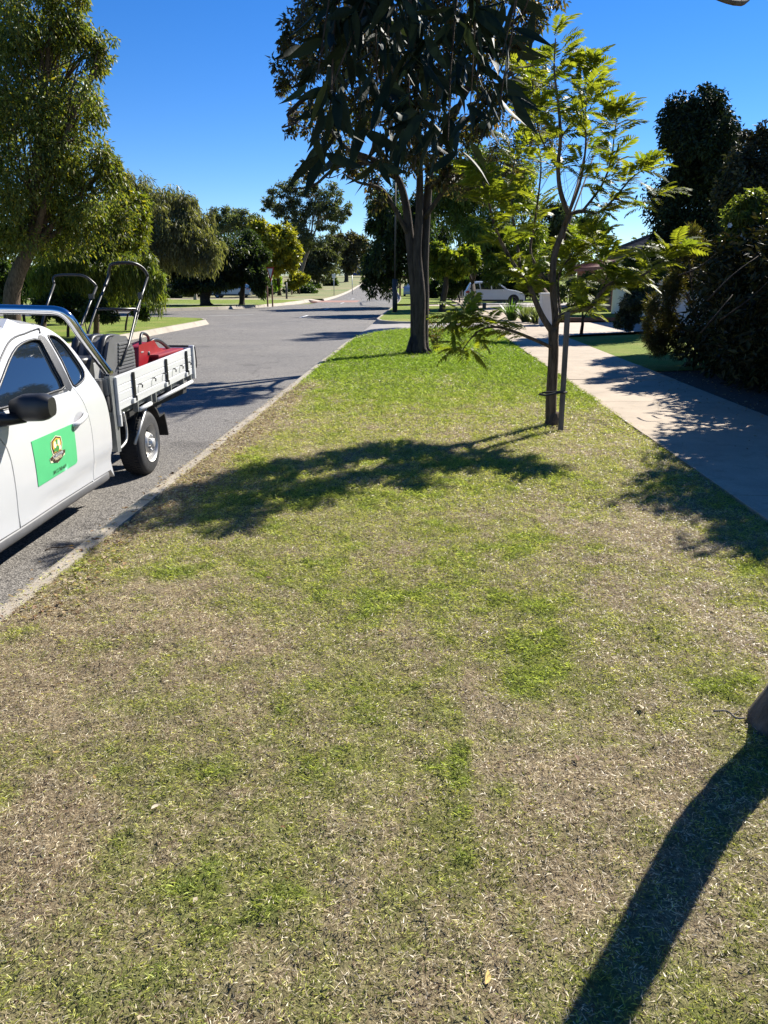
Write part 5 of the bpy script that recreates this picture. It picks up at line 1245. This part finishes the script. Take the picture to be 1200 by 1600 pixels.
# ------------------------------------------------------------------ things on the tray
def mower(name, label, ox, oy, rz, sc, handle, col_h, extra):
    fz = .545; root = empty(name, (ox, oy, fz), rz); tag(root, label, 'lawn mower', 'lawn mowers on the ute tray'); return root
TF = lambda y: tz(y, .525)
# main mower: handle folded up above a ribbed catcher
m1 = empty('lawn_mower', (-3.02, 7.05, TF(7.05))); tag(m1, 'dark grey lawn mower with ribbed grass catcher and upright handle on the ute tray', 'lawn mower', 'lawn mowers on the ute tray')
def L1(): m = MB(); m.M = Matrix.Translation(-m1.location); return m
def PX(px, py, x): d = ray(px, py); return Vector(np.array([0, 0, H]) + d * (x / d[0]))
RX, LX = -2.90, -3.24
rl = [PX(188, 572, RX + .06), PX(201, 538, RX + .05), PX(214, 483, RX), PX(222, 460, RX), PX(231, 432, RX)]
ll = [PX(130, 545, LX), PX(140, 512, LX), PX(150, 483, LX), PX(160, 458, LX), PX(169, 434, LX)]
tr_ = [PX(224, 420, RX - .03), PX(207, 411, RX - .10)]; tl_ = [PX(171, 420, LX + .02), PX(177, 412, LX + .07)]
m = L1(); m.tube(rl, .0115, 8); m.tube(ll, .0115, 8); m.tube([PX(215, 483, RX), PX(150, 483, LX)], .013, 8); m.build('handle', M['black_steel'], m1)
m = L1(); m.tube(smooth_path([ll[3].lerp(ll[4], .4), ll[4], tl_[0], tl_[1], tr_[1], tr_[0], rl[4]], 3), .0165, 8); m.build('grip', M['black_plastic'], m1)
m = L1(); c = PX(219, 462, RX); m.box(c, (.035, .04, .06)); c = PX(213, 488, RX); m.box(c, (.04, .04, .045)); c = PX(186, 576, RX); m.box(c, (.05, .06, .05)); m.tube([PX(222, 460, RX), PX(214, 500, RX + .02), PX(200, 545, RX + .03), PX(186, 580, RX)], .005, 5); m.build('clamp', M['black_plastic'], m1)
# catcher: wedge box with a ribbed rear
def hexa(m, a, b): m.add(a + b, [(0, 1, 2, 3), (7, 6, 5, 4), (0, 4, 5, 1), (1, 5, 6, 2), (2, 6, 7, 3), (3, 7, 4, 0)])
cx0, cx1 = -3.22, -2.86
sidep = [(6.86, .62), (6.88, .88), (7.04, 1.12), (7.16, 1.155), (7.44, 1.135), (7.60, 1.02), (7.62, .58)]
m = L1(); m.prism(sidep, cx0, cx1 - .012); cat = m.build('catcher', M['grey_plastic'], m1, bevel=.015)
m = L1()
for k in range(16):
    z = .62 + k * .031
    y1 = 7.60 - max(0, z - 1.0) * 1.0; y0 = 7.10 + .25 * (z - .6)
    m.box((cx1 - .008, (y0 + y1) / 2, z), (.016, y1 - y0, .02))
m.build('rib', M['grey_plastic'], cat, bevel=.003)
m = L1()
for x in (-3.18, -3.06, -2.94):
    m.tube(smooth_path([(x, 6.88, .90), (x, 7.03, 1.12), (x, 7.16, 1.165), (x, 7.40, 1.145)], 4), [.035] * 13, 8, True, .6)
m.build('rib', M['black_plastic'], cat)
m = L1(); m.box((-3.04, 6.98, .60), (.48, .62, .10)); m.box((-3.04, 6.78, .68), (.36, .2, .10)); m.build('deck', M['dark_plastic'], m1, bevel=.03)
m = L1(); m.prism([(6.70, .72), (6.66, .88), (6.74, .99), (6.86, 1.02), (6.93, .92), (6.93, .72)], -3.2, -2.92); m.lathe([(.0, .12), (.05, .115), (.07, .06), (.07, .0)], 'Z', (-3.08, 6.76, .95), 16); eng = m.build('engine', M['black_plastic'], m1, bevel=.02)
m = L1(); m.add([(-2.917, 6.83, .93), (-2.917, 6.93, .925), (-2.917, 6.885, .85)], [(0, 1, 2)]); m.build('warning_triangle', simple('yellow_label', (0.85, 0.62, 0.02), .5), eng)
m = L1(); m.box((-2.92, 6.84, .885), (.01, .2, .15)); m.build('engine_cover', M['galv'], eng, bevel=.004)
for (x, y) in ((-3.3, 6.72), (-2.8, 6.72), (-3.3, 7.25), (-2.8, 7.25)):
    m = L1(); m.lathe([(-.02, .02), (-.02, .075), (-.014, .085), (.014, .085), (.02, .075), (.02, .02)], 'X', (x, y, TF(y) + .085), 20); m.build('wheel', M['rubber'], m1)
# second mower
m2o = empty('lawn_mower', (-3.75, 7.35, TF(7.35))); tag(m2o, 'second lawn mower behind, only its black bent handle showing above the polished bar', 'lawn mower', 'lawn mowers on the ute tray')
def L2(): m = MB(); m.M = Matrix.Translation(-m2o.location); return m
R2, Lx2 = -3.55, -3.98
rl2 = [PX(105, 560, R2), PX(120, 525, R2), PX(139, 478, R2), PX(151, 448, R2)]; ll2 = [PX(60, 530, Lx2), PX(73, 478, Lx2), PX(85, 444, Lx2)]
m = L2(); m.tube(rl2, .0125, 8); m.tube(ll2, .0125, 8); m.build('handle', M['black_steel'], m2o)
m = L2(); m.tube(smooth_path([ll2[-1], PX(86, 431, Lx2), PX(126, 430, R2 - .14), PX(143, 439, R2 - .04), rl2[-1]], 3), .013, 8); m.build('grip', M['black_steel'], m2o)
m = L2(); m.box(PX(143, 463, R2), (.05, .04, .05)); m.tube([PX(147, 456, R2), PX(140, 470, R2 - .05), PX(139, 478, R2)], .006, 5); m.tube([PX(139, 478, R2), PX(132, 500, R2 + .04), PX(136, 520, R2)], .006, 5); m.build('clamp', M['black_plastic'], m2o)
m = L2(); m.box((-3.78, 7.0, .63), (.5, .6, .14)); m.build('deck', M['black_steel'], m2o, bevel=.04)
m = L2(); m.prism([(6.78, .70), (6.76, .86), (6.88, .92), (7.08, .90), (7.14, .70)], -3.92, -3.62); m.build('engine', M['dark_plastic'], m2o, bevel=.03)
for (x, y) in ((-4.03, 6.78), (-3.53, 6.78), (-4.03, 7.25), (-3.53, 7.25)):
    m = L2(); m.lathe([(-.02, .02), (-.02, .075), (-.014, .085), (.014, .085), (.02, .075), (.02, .02)], 'X', (x, y, TF(y) + .085), 20); m.build('wheel', M['rubber'], m2o)
# red chainsaw standing on the tray behind the catcher
red = simple('red_plastic', (0.27, 0.007, 0.014), .38, var=.2, scale=5, bump=.1, bscale=120)
red_d = simple('red_lid', (0.25, 0.012, 0.02), .55, var=.25, scale=5)
cs = empty('chainsaw', (-2.95, 7.75, TF(7.75))); tag(cs, 'red chainsaw with black handles on the tray beside the grass catcher', 'chainsaw')
def L3(): m = MB(); m.M = Matrix.Translation(-cs.location); return m
SX = -2.92
m = L3(); m.prism([(max(p.y, 7.66), p.z) for p in [PX(218, 596, SX), PX(218, 542, SX), PX(228, 539, SX), PX(240, 534, SX), PX(247, 545, SX), PX(262, 552, SX), PX(262, 566, SX), PX(240, 590, SX)]], SX - .14, SX); m.build('body', red, cs, bevel=.02)
m = L3(); m.tube(smooth_path([PX(219, 548, SX - .02), PX(219.5, 530, SX - .02), PX(222, 521, SX - .04), PX(230, 524, SX - .1), PX(232, 531, SX - .16), PX(229, 541, SX - .16)], 3), .016, 8); m.build('front_handle', M['black_plastic'], cs)
m = L3(); m.tube(smooth_path([PX(234, 536, SX - .05), PX(240, 531, SX - .05), PX(250, 533, SX - .05), PX(261, 542, SX - .05), PX(268, 550, SX - .05), PX(264, 556, SX - .05)], 3), .022, 8); m.build('rear_handle', M['black_plastic'], cs)
m = L3()
for (a, b) in (((232, 552), .022), ((243, 557), .014)):
    c = PX(*a, SX); m.lathe([(-.01, b), (.012, b * .9), (.014, .002)], 'X', tuple(c), 12)
m.build('cap', M['dark_plastic'], cs)
m = L3(); c = PX(222, 550, SX); m.box(c, (.01, .07, .012)); m.build('stripe', M['galv'], cs)
rb = empty('red_box', (-3.05, 8.55, TF(8.5))); tag(rb, 'flat topped red box at the tail end of the tray', 'box')
m = MB(); m.M = Matrix.Translation(-rb.location); m.box((-3.08, 8.62, .72), (.50, .85, .30)); m.build('body', red_d, rb, bevel=.02)
m = MB(); m.M = Matrix.Translation(-rb.location); m.box((-3.08, 8.62, .887), (.52, .88, .035)); m.build('lid', red_d, rb, bevel=.012)

# ------------------------------------------------------------------ parked cars far off
def car(label, loc, rz, L, Wd, Ht, col, profile, wins, rw, wb, name='parked_car', group=None, rails=False):
    """profile: outline (along length, height) of the body; front at +x local"""
    root = empty(name, loc, rz); tag(root, label, 'car', group)
    m = MB(); ys_ = [-.5, -.44, -.3, 0, .3, .44, .5]
    P = profile; n = len(P); rows = []
    for y in ys_:
        t = abs(y) / .5; row = []
        for (x, z) in P:
            k = 1 - max(0, z - .95) / 0.6 * .17 * 1.0
            inset = 0.02 if t > .99 else 0
            row.append((x * (1 - .03 * t * t), y * Wd * k, z - (0.03 * t ** 3 if z > .8 else 0)))
        rows.append(row + [row[0]])
    m.sheet(rows); m.add(rows[0][:-1], [tuple(range(n))]); m.add(rows[-1][:-1], [tuple(range(n))[::-1]])
    b = m.build('body', paint('car_paint', col), root)
    for w in wins:
        for s in (-1, 1):
            m = MB(); m.add([(x, s * (Wd * .5 * (1 - max(0, z - .95) / .6 * .17) + .006), z) for (x, z) in w], [tuple(range(len(w)))])
            m.build('window', M['glass'], root)
    for x in (wb / 2 + .02, -wb / 2):
        for s in (-1, 1):
            m = MB(); m.lathe([(s * .01, rw * .62), (s * .02, rw * .9), (0, rw), (-s * .18, rw), (-s * .2, rw * .6)], 'Y', (x, s * Wd * .5, rw), 24); ty = m.build('wheel', M['rubber'], root)
            m = MB(); m.lathe([(s * .014, rw * .63), (-s * .02, rw * .55), (s * .0, rw * .2), (s * .0, .002)], 'Y', (x, s * Wd * .5, rw), 20); m.build('rim', M['rim_steel'], ty)
            m = MB(); m.add([(x + (rw + .07) * math.cos(a), s * (Wd * .5 + .004), rw + (rw + .07) * math.sin(a)) for a in [math.radians(-12 + 204 * k / 14) for k in range(15)]], [tuple(range(15))]); m.build('wheel_arch', M['under'], root)
    m = MB(); m.box((0, 0, .3), (L * .93, Wd * 1.008, .16)); m.build('sill_trim', M['black_plastic'], root)
    for s in (-1, 1):
        m = MB(); m.prism([(L * .49, .74), (L * .40, .86), (L * .41, .76), (L * .485, .68)], s * Wd * .30, s * Wd * .492, 'Y'); m.build('headlight', simple('lamp_lens', (.7, .72, .75), .15), root)
        m = MB(); m.prism([(-L * .485, .95), (-L * .42, 1.02), (-L * .42, .86), (-L * .485, .84)], s * Wd * .36, s * Wd * .494, 'Y'); m.build('tail_light', simple('tail_lens', (.35, .02, .02), .2), root)
        m = MB(); m.box((L * .13, s * (Wd * .5 + .09), 1.02), (.12, .18, .12)); m.build('mirror', paint('mirror_paint', col), root, bevel=.03)
        if rails:
            m = MB(); m.tube([(-L * .36, s * Wd * .34, Ht - .05), (-L * .3, s * Wd * .34, Ht + .02), (L * .02, s * Wd * .34, Ht + .01), (L * .07, s * Wd * .34, Ht - .06)], .02, 6); m.build('roof_rail', M['galv'], root)
    return root
suvP = [(-2.2, .25), (-2.27, .55), (-2.24, .95), (-2.12, 1.08), (-1.95, 1.42), (-1.8, 1.60), (-1.2, 1.66), (-.3, 1.66), (.25, 1.58), (.95, 1.12), (1.6, 1.02), (2.05, .88), (2.25, .66), (2.27, .35), (2.2, .25)]
suvW = [[(-1.85, 1.12), (-1.68, 1.45), (-1.2, 1.53), (-1.1, 1.12)], [(-1.02, 1.12), (-1.1, 1.53), (-.38, 1.54), (-.3, 1.1)], [(-.2, 1.1), (-.28, 1.54), (.18, 1.48), (.72, 1.12)]]
c0 = at(771, 478, 60)
car('white SUV parked side on in the driveway on the right', (c0.x, 60, 0.0), 0.0, 4.5, 1.85, 1.66, (0.72, 0.73, 0.75), suvP, suvW, .34, 2.7, rails=True)
wagP = [(-2.2, .25), (-2.27, .5), (-2.25, .9), (-2.1, 1.0), (-1.75, 1.38), (-1.5, 1.48), (-.3, 1.5), (.2, 1.44), (.95, 1.0), (1.7, .88), (2.1, .74), (2.28, .5), (2.25, .25)]
wagW = [[(-1.9, 1.03), (-1.62, 1.34), (-1.2, 1.40), (-1.1, 1.02)], [(-1.02, 1.02), (-1.1, 1.40), (-.38, 1.42), (-.3, 1.0)], [(-.2, 1.0), (-.28, 1.42), (.12, 1.36), (.72, 1.0)]]
c0 = at(362, 466, 88)
car('silver wagon parked under the shade trees on the left', (c0.x, 88, -.06), math.pi, 4.6, 1.8, 1.5, (0.42, 0.43, 0.45), wagP, wagW, .33, 2.7)
c0 = at(404, 458, 104)
car('small white car half hidden behind the dark rounded tree', (c0.x, 106, ter(106) - .06), 0.5, 4.2, 1.75, 1.45, (0.75, 0.75, 0.76), wagP, wagW, .32, 2.6)
c0 = at(635, 462, 95)
car('pale blue car parked nose on beside the braided tree trunk', (c0.x + .6, 95, ter(95) - .02), math.pi / 2, 4.4, 1.8, 1.48, (0.3, 0.38, 0.48), wagP, wagW, .33, 2.7)

# ------------------------------------------------------------------ signs and posts
M['sign_red'] = simple('sign_red', (0.45, 0.02, 0.03), .45); M['sign_white'] = simple('sign_white', (.75, .75, .73), .45)
M['post_rust'] = simple('post_brown', (0.17, 0.08, 0.05), .8, var=.3)
M['post_dark'] = simple('post_dark', (0.035, 0.035, 0.035), .6)
def giveway():
    b = gp(425.5, 477, -.055); Y = b.y; root = empty('give_way_sign', b); tag(root, 'red bordered triangular give way sign on a post with two brown timber stakes', 'road sign')
    h = at(425, 418, Y).z - b.z
    m = MB(); m.tube([(0, 0, -.1), (0, 0, h)], .03, 8); m.build('post', M['galv'], root)
    for dx, hh in ((-.32, 1.5), (.05, 1.55)):
        m = MB(); m.box((dx, -.12, hh / 2 - .1), (.10, .10, hh)); m.build('timber_stake', M['post_rust'], root)
    rot = Matrix.Rotation(math.radians(-52), 4, 'Z')
    def tri(s, y): return [(-s, y, h + .02), (s, y, h + .02), (0, y, h - s * 1.73 + .02)]
    m = MB(); m.M = rot; a = tri(.62, -.04); b_ = tri(.62, -.055); m.add(a + b_, [(0, 1, 2), (5, 4, 3), (0, 3, 4, 1), (1, 4, 5, 2), (2, 5, 3, 0)]); pl = m.build('plate', M['sign_red'], root)
    m = MB(); m.M = rot @ Matrix.Translation((0, 0, -.09)); a = tri(.42, -.057); m.add(a, [(0, 1, 2)]); m.build('plate_face', M['sign_white'], pl)
giveway()
def post(name, label, px, pyb, pyt, r, mt, zb=None, Y=None, cat='post', group=None, sq=False, head=None):
    b = gp(px, pyb, 0 if zb is None else zb) if Y is None else at(px, pyb, Y)
    root = empty(name, b); tag(root, label, cat, group); t = at(px, pyt, b.y)
    h = t.z - b.z; m = MB()
    if sq: m.box((0, 0, h / 2), (r * 2, r * 2, h))
    else: m.tube([(0, 0, -.1), (0, 0, h)], r, 10)
    m.build('post', mt, root)
    if head == 'plate':
        m = MB(); m.box((0, -.06, h - .25), (.45, .02, .5)); m.build('plate', M['sign_white'], root, bevel=.01)
    return root
# street light pole with its upper thin section and arm
b = gp(617, 487.5, 0.0); lp = empty('street_lamp', b); tag(lp, 'dark street light pole on the second verge', 'street lamp')
m = MB(); h1 = at(617, 436, b.y).z; m.tube([(0, 0, -.1), (0, 0, h1)], .14, 12); m.build('base_post', M['post_dark'], lp)
m = MB(); m.tube([(0, 0, h1), (0, 0, 7.6)], [.05, .04], 10); m.build('pole', M['post_dark'], lp)
m = MB(); m.tube(smooth_path([(0, 0, 7.55), (-.5, 0, 7.8), (-1.6, 0, 8.0)], 3), .035, 8); m.build('arm', M['galv'], lp)
m = MB(); m.box((-1.95, 0, 7.98), (.7, .26, .12), taper=.7); m.build('lamp_head', M['galv'], lp, bevel=.03)
post('marker_post', 'slim black post standing on the left corner lawn', 448, 467, 441, .10, M['post_dark'], -.055)
post('marker_post', 'thin grey sign post with a white top on the far left bank', 522, 461, 428, .05, M['galv'], -.0, head='plate')
post('marker_post', 'thin pale post right of the white topped sign post', 550.5, 459, 430, .05, M['galv'], -.0)
post('marker_post', 'short dark stump post beside the slim black post', 456, 461, 454, .08, M['post_rust'], -.055)
post('marker_post', 'orange brown timber post left of the pale blue car', 625, 462, 439, .11, M['post_rust'], 0.0, sq=True)
post('marker_post', 'dark post in front of the pale blue car', 634, 459, 441, .10, M['post_dark'], 0.0)
post('marker_post', 'pale timber post left of the forked shade tree', 305.5, 468.5, 442, .16, M['bark_pale'], -.055, sq=True)
post('letterbox', 'small brick letterbox pier beside the lime green bush', 434, 457.5, 449, .45, M['post_rust'], -.055, cat='letterbox', sq=True)
# small black bin on the lawn near the white car
b = gp(756.5, 482.5); lb = empty('garden_box', b); tag(lb, 'small black box standing on the grass before the white car', 'box'); s = b.y / FPX
m = MB(); m.box((0, 0, 3.6 * s), (5.5 * s, 5.5 * s, 7.2 * s), taper=.92); m.build('body', M['black_plastic'], lb, bevel=.02); m = MB(); m.box((0, 0, 7.4 * s), (5.8 * s, 5.8 * s, .9 * s)); m.build('lid', M['black_plastic'], lb, bevel=.01)
# orange bollards by the far crossing
for i, (px, lab) in enumerate([(609, 'small orange bollard nearest the road crest'), (613, 'small orange bollard to the right of its twin at the crest')]):
    b = at(px, 438, 230); bo = empty('bollard', (b.x, 230, ter(230) - .1)); tag(bo, lab, 'bollard', 'orange bollards at the road crest')
    m = MB(); m.lathe([(0, .22), (.9, .2), (1.1, .12), (1.12, .0)], 'Z', (0, 0, 0), 12); m.build('body', simple('bollard_orange', (.6, .16, .05), .6), bo)
    m = MB(); m.lathe([(.6, .215), (.8, .209)], 'Z', (0, 0, 0), 12); m.build('band', M['sign_white'], bo)

# ------------------------------------------------------------------ houses
M['render_white'] = simple('white_render', (0.62, 0.60, 0.56), .85, var=.08, scale=2, bump=.25, bscale=60, world=True)
M['roof_dark'] = simple('roof_tile_dark', (0.055, 0.045, 0.045), .6, var=.35, scale=6)
M['roof_red'] = simple('roof_tile_red', (0.28, 0.10, 0.07), .7, var=.4, scale=7)
M['roof_blue'] = simple('roof_sheet_grey', (0.2, 0.23, 0.27), .5, var=.15)
M['brick'] = simple('house_brick', (0.26, 0.13, 0.085), .85, var=.3, scale=20)
M['frame'] = simple('window_frame', (.6, .6, .58), .4)
def hip_house(name, label, x0, x1, y0, y1, z0, eave, ridge, wall_m, roof_m, tiles=0, ov=.55, wins=()):
    cx, cy = (x0 + x1) / 2, (y0 + y1) / 2; root = empty(name, (cx, cy, z0)); tag(root, label, 'house')
    def W(): m = MB(); m.M = Matrix.Translation((-cx, -cy, -z0)); return m
    m = W(); m.box((cx, cy, z0 + eave / 2 - .2), (x1 - x0, y1 - y0, eave + .4)); m.build('wall', wall_m, root)
    a, b, c, d = (x0 - ov, y0 - ov), (x1 + ov, y0 - ov), (x1 + ov, y1 + ov), (x0 - ov, y1 + ov); hh = min(b[0] - a[0], d[1] - a[1]) / 2
    ze, zr = z0 + eave, z0 + ridge
    if b[0] - a[0] >= d[1] - a[1]: r1, r2 = (a[0] + hh, cy), (b[0] - hh, cy); faces = [(0, 1, 5, 4), (1, 2, 5), (2, 3, 4, 5), (3, 0, 4)]
    else: r1, r2 = (cx, a[1] + hh), (cx, d[1] - hh); faces = [(0, 1, 4), (1, 2, 5, 4), (2, 3, 5), (3, 0, 4, 5)]
    vs = [(*a, ze), (*b, ze), (*c, ze), (*d, ze), (*r1, zr), (*r2, zr)]
    m = W(); m.add(vs, faces); m.add([(*a, ze - .18), (*b, ze - .18), (*c, ze - .18), (*d, ze - .18)] + vs[:4], [(0, 1, 2, 3), (0, 1, 5, 4), (1, 2, 6, 5), (2, 3, 7, 6), (3, 0, 4, 7)]); rf = m.build('roof', roof_m, root)
    if tiles:
        m = W()
        for f in faces:
            P = [Vector(vs[i]) for i in f]
            if len(P) == 4: e0, e1, t1, t0 = P
            else: e0, e1, t1 = P; t0 = t1
            n = (e1 - e0).cross(t0 - e0).normalized()
            if n.z < 0: n = -n
            rows_ = max(3, int((t0 - e0).length / tiles))
            for k in range(rows_):
                t = k / rows_; tb = (k + 1.05) / rows_; pa, pb = e0.lerp(t0, t), e1.lerp(t1, t); pc, pd = e1.lerp(t1, min(1, tb)), e0.lerp(t0, min(1, tb))
                nn = max(2, int((pb - pa).length / (tiles * .55)))
                for j in range(nn):
                    u0, u1 = j / nn, (j + 1) / nn; um = (u0 + u1) / 2
                    q = [pa.lerp(pb, u0) + n * .015, pa.lerp(pb, um) + n * .075, pa.lerp(pb, u1) + n * .015, pd.lerp(pc, u1) + n * .005, pd.lerp(pc, um) + n * .03, pd.lerp(pc, u0) + n * .005]
                    m.add(q, [(0, 1, 4, 5), (1, 2, 3, 4)])
        tl = m.build('tile', roof_m, rf); tl['kind'] = 'stuff'
    m = W()
    for (p, q) in ((vs[4], vs[5]), (vs[0], vs[4]), (vs[3], vs[5] if len(faces[1]) == 4 and (b[0] - a[0] < d[1] - a[1]) else vs[4]), (vs[1], vs[5] if (b[0] - a[0] >= d[1] - a[1]) else vs[4]), (vs[2], vs[5])):
        m.tube([Vector(p) + Vector((0, 0, .06)), Vector(q) + Vector((0, 0, .06))], .13, 6)
    m.build('ridge_cap', roof_m, rf)
    for (x, y, w, h, zc, face) in wins:
        m = W(); d_ = (w, .08, h) if face == 'y' else (.08, w, h); m.box((x, y, zc), d_); wf = m.build('window', M['frame'], root)
        k = .80; d2 = (w * k, .09, h * k) if face == 'y' else (.09, w * k, h * k); m = W(); m.box((x, y, zc), d2); m.build('pane', M['glass'], wf)
    return root
hip_house('house', 'white rendered house with a dark tiled roof behind the young tree', 10.2, 24, 31.5, 44, 0, 3.0, 5.9, M['render_white'], M['roof_dark'], .34, wins=[(10.2, 40, 1.6, 1.2, 1.6, 'x'), (15, 31.5, 1.8, 1.2, 1.6, 'y')])
hip_house('house', 'house with a red tiled roof beyond the white rendered one', 11.2, 24, 48.5, 60, 0, 2.5, 4.3, M['brick'], M['roof_red'], .34, wins=[(11.2, 54, 1.6, 1.2, 1.4, 'x')])
hip_house('house', 'house with a faded red roof behind the yellow green bush', -46, -31, 140, 152, .2, 2.6, 5.0, M['brick'], M['roof_red'], 0, wins=[(-33, 140, 2.0, 1.2, 1.7, 'y')])
hip_house('house', 'pale house glimpsed behind the forked shade tree', -52, -33, 104, 116, 0, 2.5, 4.6, M['render_white'], M['roof_blue'], 0, wins=[(-38, 104, 2.0, 1.2, 1.5, 'y')])
hip_house('house', 'grey roofed house with a blue front at the head of the street', -42, -22, 430, 444, 5.2, 4.0, 9.0, simple('blue_wall', (.05, .09, .22), .8), M['roof_blue'], 0, wins=[(-30, 430, 3, 2, 7.3, 'y')])
# white gate pillar and low garden edging
c0 = gp(858, 508); gpil = empty('gate_pillar', c0); tag(gpil, 'white rendered gate pillar behind the young tree trunk', 'pillar'); s = c0.y / FPX
m = MB(); m.box((0, .3, 22 * s), (26 * s, .7, 44 * s)); m.build('shaft', M['render_white'], gpil, bevel=.02); m = MB(); m.box((0, .3, 45 * s), (29 * s, .8, 3 * s)); m.build('capping', M['render_white'], gpil, bevel=.02)
ge = empty('garden_edging', (7.2, 35.6, 0)); tag(ge, 'low red brick edging along the planted bed by the driveway', 'edging')
bm0 = MB().box((0, 0, .05), (.23, .11, .16)).mesh('brick', bevel=.008); bm0.materials.append(M['brick'])
for k in range(22):
    o = bpy.data.objects.new('brick', bm0); COL.objects.link(o); o.parent = ge; o.location = (-2.4 + k * .24, .03 * k, -.02)
# dark brick garden wall segment and white picket gate behind the car
c0 = at(722, 470, 68); wg = empty('white_gate', (c0.x, 68, 0)); tag(wg, 'white timber gate behind the tail of the white car', 'gate')
for k in range(7):
    m = MB(); m.box((-.6 + k * .2, 0, .75), (.09, .04, 1.3)); m.build('paling', M['frame'], wg)
for z in (.4, 1.2):
    m = MB(); m.box((0, .035, z), (1.5, .03, .1)); m.build('rail', M['frame'], wg)

# ------------------------------------------------------------------ litter
litm = []
for c in ((.36, .28, .16), (.24, .12, .06), (.5, .42, .3), (.16, .09, .05), (.46, .33, .1)):
    litm.append(simple('dry_leaf', c, .8, var=.3, scale=20))
lms = []
for k in range(5):
    rr_ = random.Random(k); m = MB(); cur = rr_.uniform(-.3, .3); rows = []
    for i in range(6):
        t = i / 5; w = .16 * math.sin(math.pi * min(1, t + .03)) + .004; y = cur * t * (1 - t) * 2
        rows.append([(t - .5, y - w, .06 * rr_.random() + .05), (t - .5, y, .02 + .12 * (t - .5) ** 2), (t - .5, y + w, .07 * rr_.random() + .05)])
    m.sheet(rows); me = m.mesh('fallen_leaf'); me.materials.append(litm[k]); lms.append(me)
r = random.Random(77)
spots = [(1010, 898), (1030, 925), (1125, 990), (1115, 955), (595, 993), (180, 1005), (245, 1265), (1045, 890), (760, 1530), (1180, 1045), (375, 715), (410, 690), (560, 655), (700, 610), (590, 615), (620, 630), (290, 800), (420, 905), (1000, 1110), (480, 1250), (90, 1180), (900, 1190)]
CN = ['tan', 'red brown', 'pale straw', 'dark brown', 'yellow tan']
used = {}
todo = []
for (px, py) in spots:
    q = gp(px, py); k = r.randrange(5)
    row = 'far up the grass' if q.y > 9 else ('on grass past the tree shadow' if q.y > 7 else ('on the mid verge' if q.y > 3.6 else ('on the near grass' if q.y > 2.1 else 'on the nearest grass')))
    colm = 'towards the kerb' if px < 430 else ('in the middle' if px < 800 else 'towards the footpath')
    while (k, row, colm) in used: k = (k + 1) % 5
    used[(k, row, colm)] = 1; todo.append((q, k, CN[k] + ' fallen leaf ' + row + ', ' + colm))
for q, k, lab in todo:
    o = bpy.data.objects.new('fallen_leaf', lms[k]); COL.objects.link(o)
    s = r.uniform(.03, .05) * (1 + .5 * (q.y > 5)); o.scale = (s, s, s); o.location = (q.x, q.y, float(mound(np.array([q.x]), np.array([q.y]))[0]) + .014); o.rotation_euler = (r.uniform(-.3, .3), r.uniform(-.3, .3), r.uniform(0, 6.28))
    tag(o, lab, 'leaf', 'leaves scattered on the verge')
# uncounted litter: leaf crumbs on the lawn, along the kerb, on the path and in the gutter
def litter(name, label, xs, ys, zs, smin, smax, seed):
    rg = np.random.default_rng(seed); n = len(xs); P = np.stack([xs, ys, zs], 1); A_ = rg.normal(size=(n, 3)); A_[:, 2] *= .15; N_ = np.tile([0, 0, 1.], (n, 1)) + rg.normal(0, .3, (n, 3)); L = rg.uniform(smin, smax, n)
    V, F = leaf_quads(P, A_, N_, L, L * rg.uniform(.25, .6, n), .2)
    c = palette(n, [(.34, .26, .15), (.2, .11, .055), (.5, .43, .3), (.12, .07, .04), (.4, .28, .1)], rg)
    tag(link(name, np_mesh(name, V, F, M['leaf_thick'], np.repeat(c, 4, axis=0)), None), label, 'leaf litter', kind='stuff')
rg = np.random.default_rng(5)
n = 2600; xs = rg.normal(-1.98, .13, n); ys = rg.uniform(3.5, 13, n); k = xs > -2.27; xs, ys = xs[k], ys[k]; litter('kerb_litter', 'dry leaf litter along the kerb edge of the grass', xs, ys, mound(xs, ys) * (xs > -2.13) + .012, .015, .05, 1)
n = 500; xs = rg.uniform(-2.1, 2.45, n); ys = rg.uniform(1.2, 12, n); litter('lawn_litter', 'small dry leaf crumbs scattered through the verge grass', xs, ys, mound(xs, ys) + .014, .012, .03, 2)
n = 420; xs = np.abs(rg.normal(0, .8, n)); xs = 4.7 - xs * .9; ys = rg.uniform(7, 17, n); k = xs > 2.52; xs, ys = xs[k], ys[k]; litter('path_litter', 'leaf litter along the shaded side of the footpath', xs, ys, np.full(len(xs), .012), .015, .05, 3)
n = 260; xs = -2.47 - np.abs(rg.normal(0, .1, n)); ys = rg.uniform(3.4, 14, n); litter('gutter_litter', 'leaf crumbs in the gutter beside the kerb', xs, ys, np.full(n, ROAD_Z + .004), .01, .035, 4)
n = 900; xs = rg.uniform(4.5, 7.0, n); ys = rg.uniform(7, 15.4, n); litter('bed_litter', 'leaf litter on the mulch under the dark hedge', xs, ys, np.full(n, .002), .02, .06, 5)
for i, (px, py, lab, z, ln, az) in enumerate([(88, 857, 'thin dark twig lying on the asphalt nearest the ute sill', ROAD_Z + .006, .16, .6), (570, 538, 'thin dark stick on the road beside the kerb bend', ROAD_Z + .006, .5, .2), (1140, 1118, 'pale twig in the grass beside the near trunk', .02, .12, -.5)]):
    q = gp(px, py, z); tw = empty('twig', q, az); m = MB(); m.tube(smooth_path([(-ln / 2, 0, 0), (-ln * .1, .02, .006), (ln * .2, -.012, .004), (ln / 2, .015, .002)], 3), [.004] * 9 + [.002], 5); m.build('stem', M['twig'] if i < 2 else M['bark_pale'], tw)
    m = MB(); m.tube([(ln * .1, 0, .004), (ln * .22, .05, .006)], .0025, 4); m.build('side_shoot', M['twig'] if i < 2 else M['bark_pale'], tw); tag(tw, lab, 'twig')
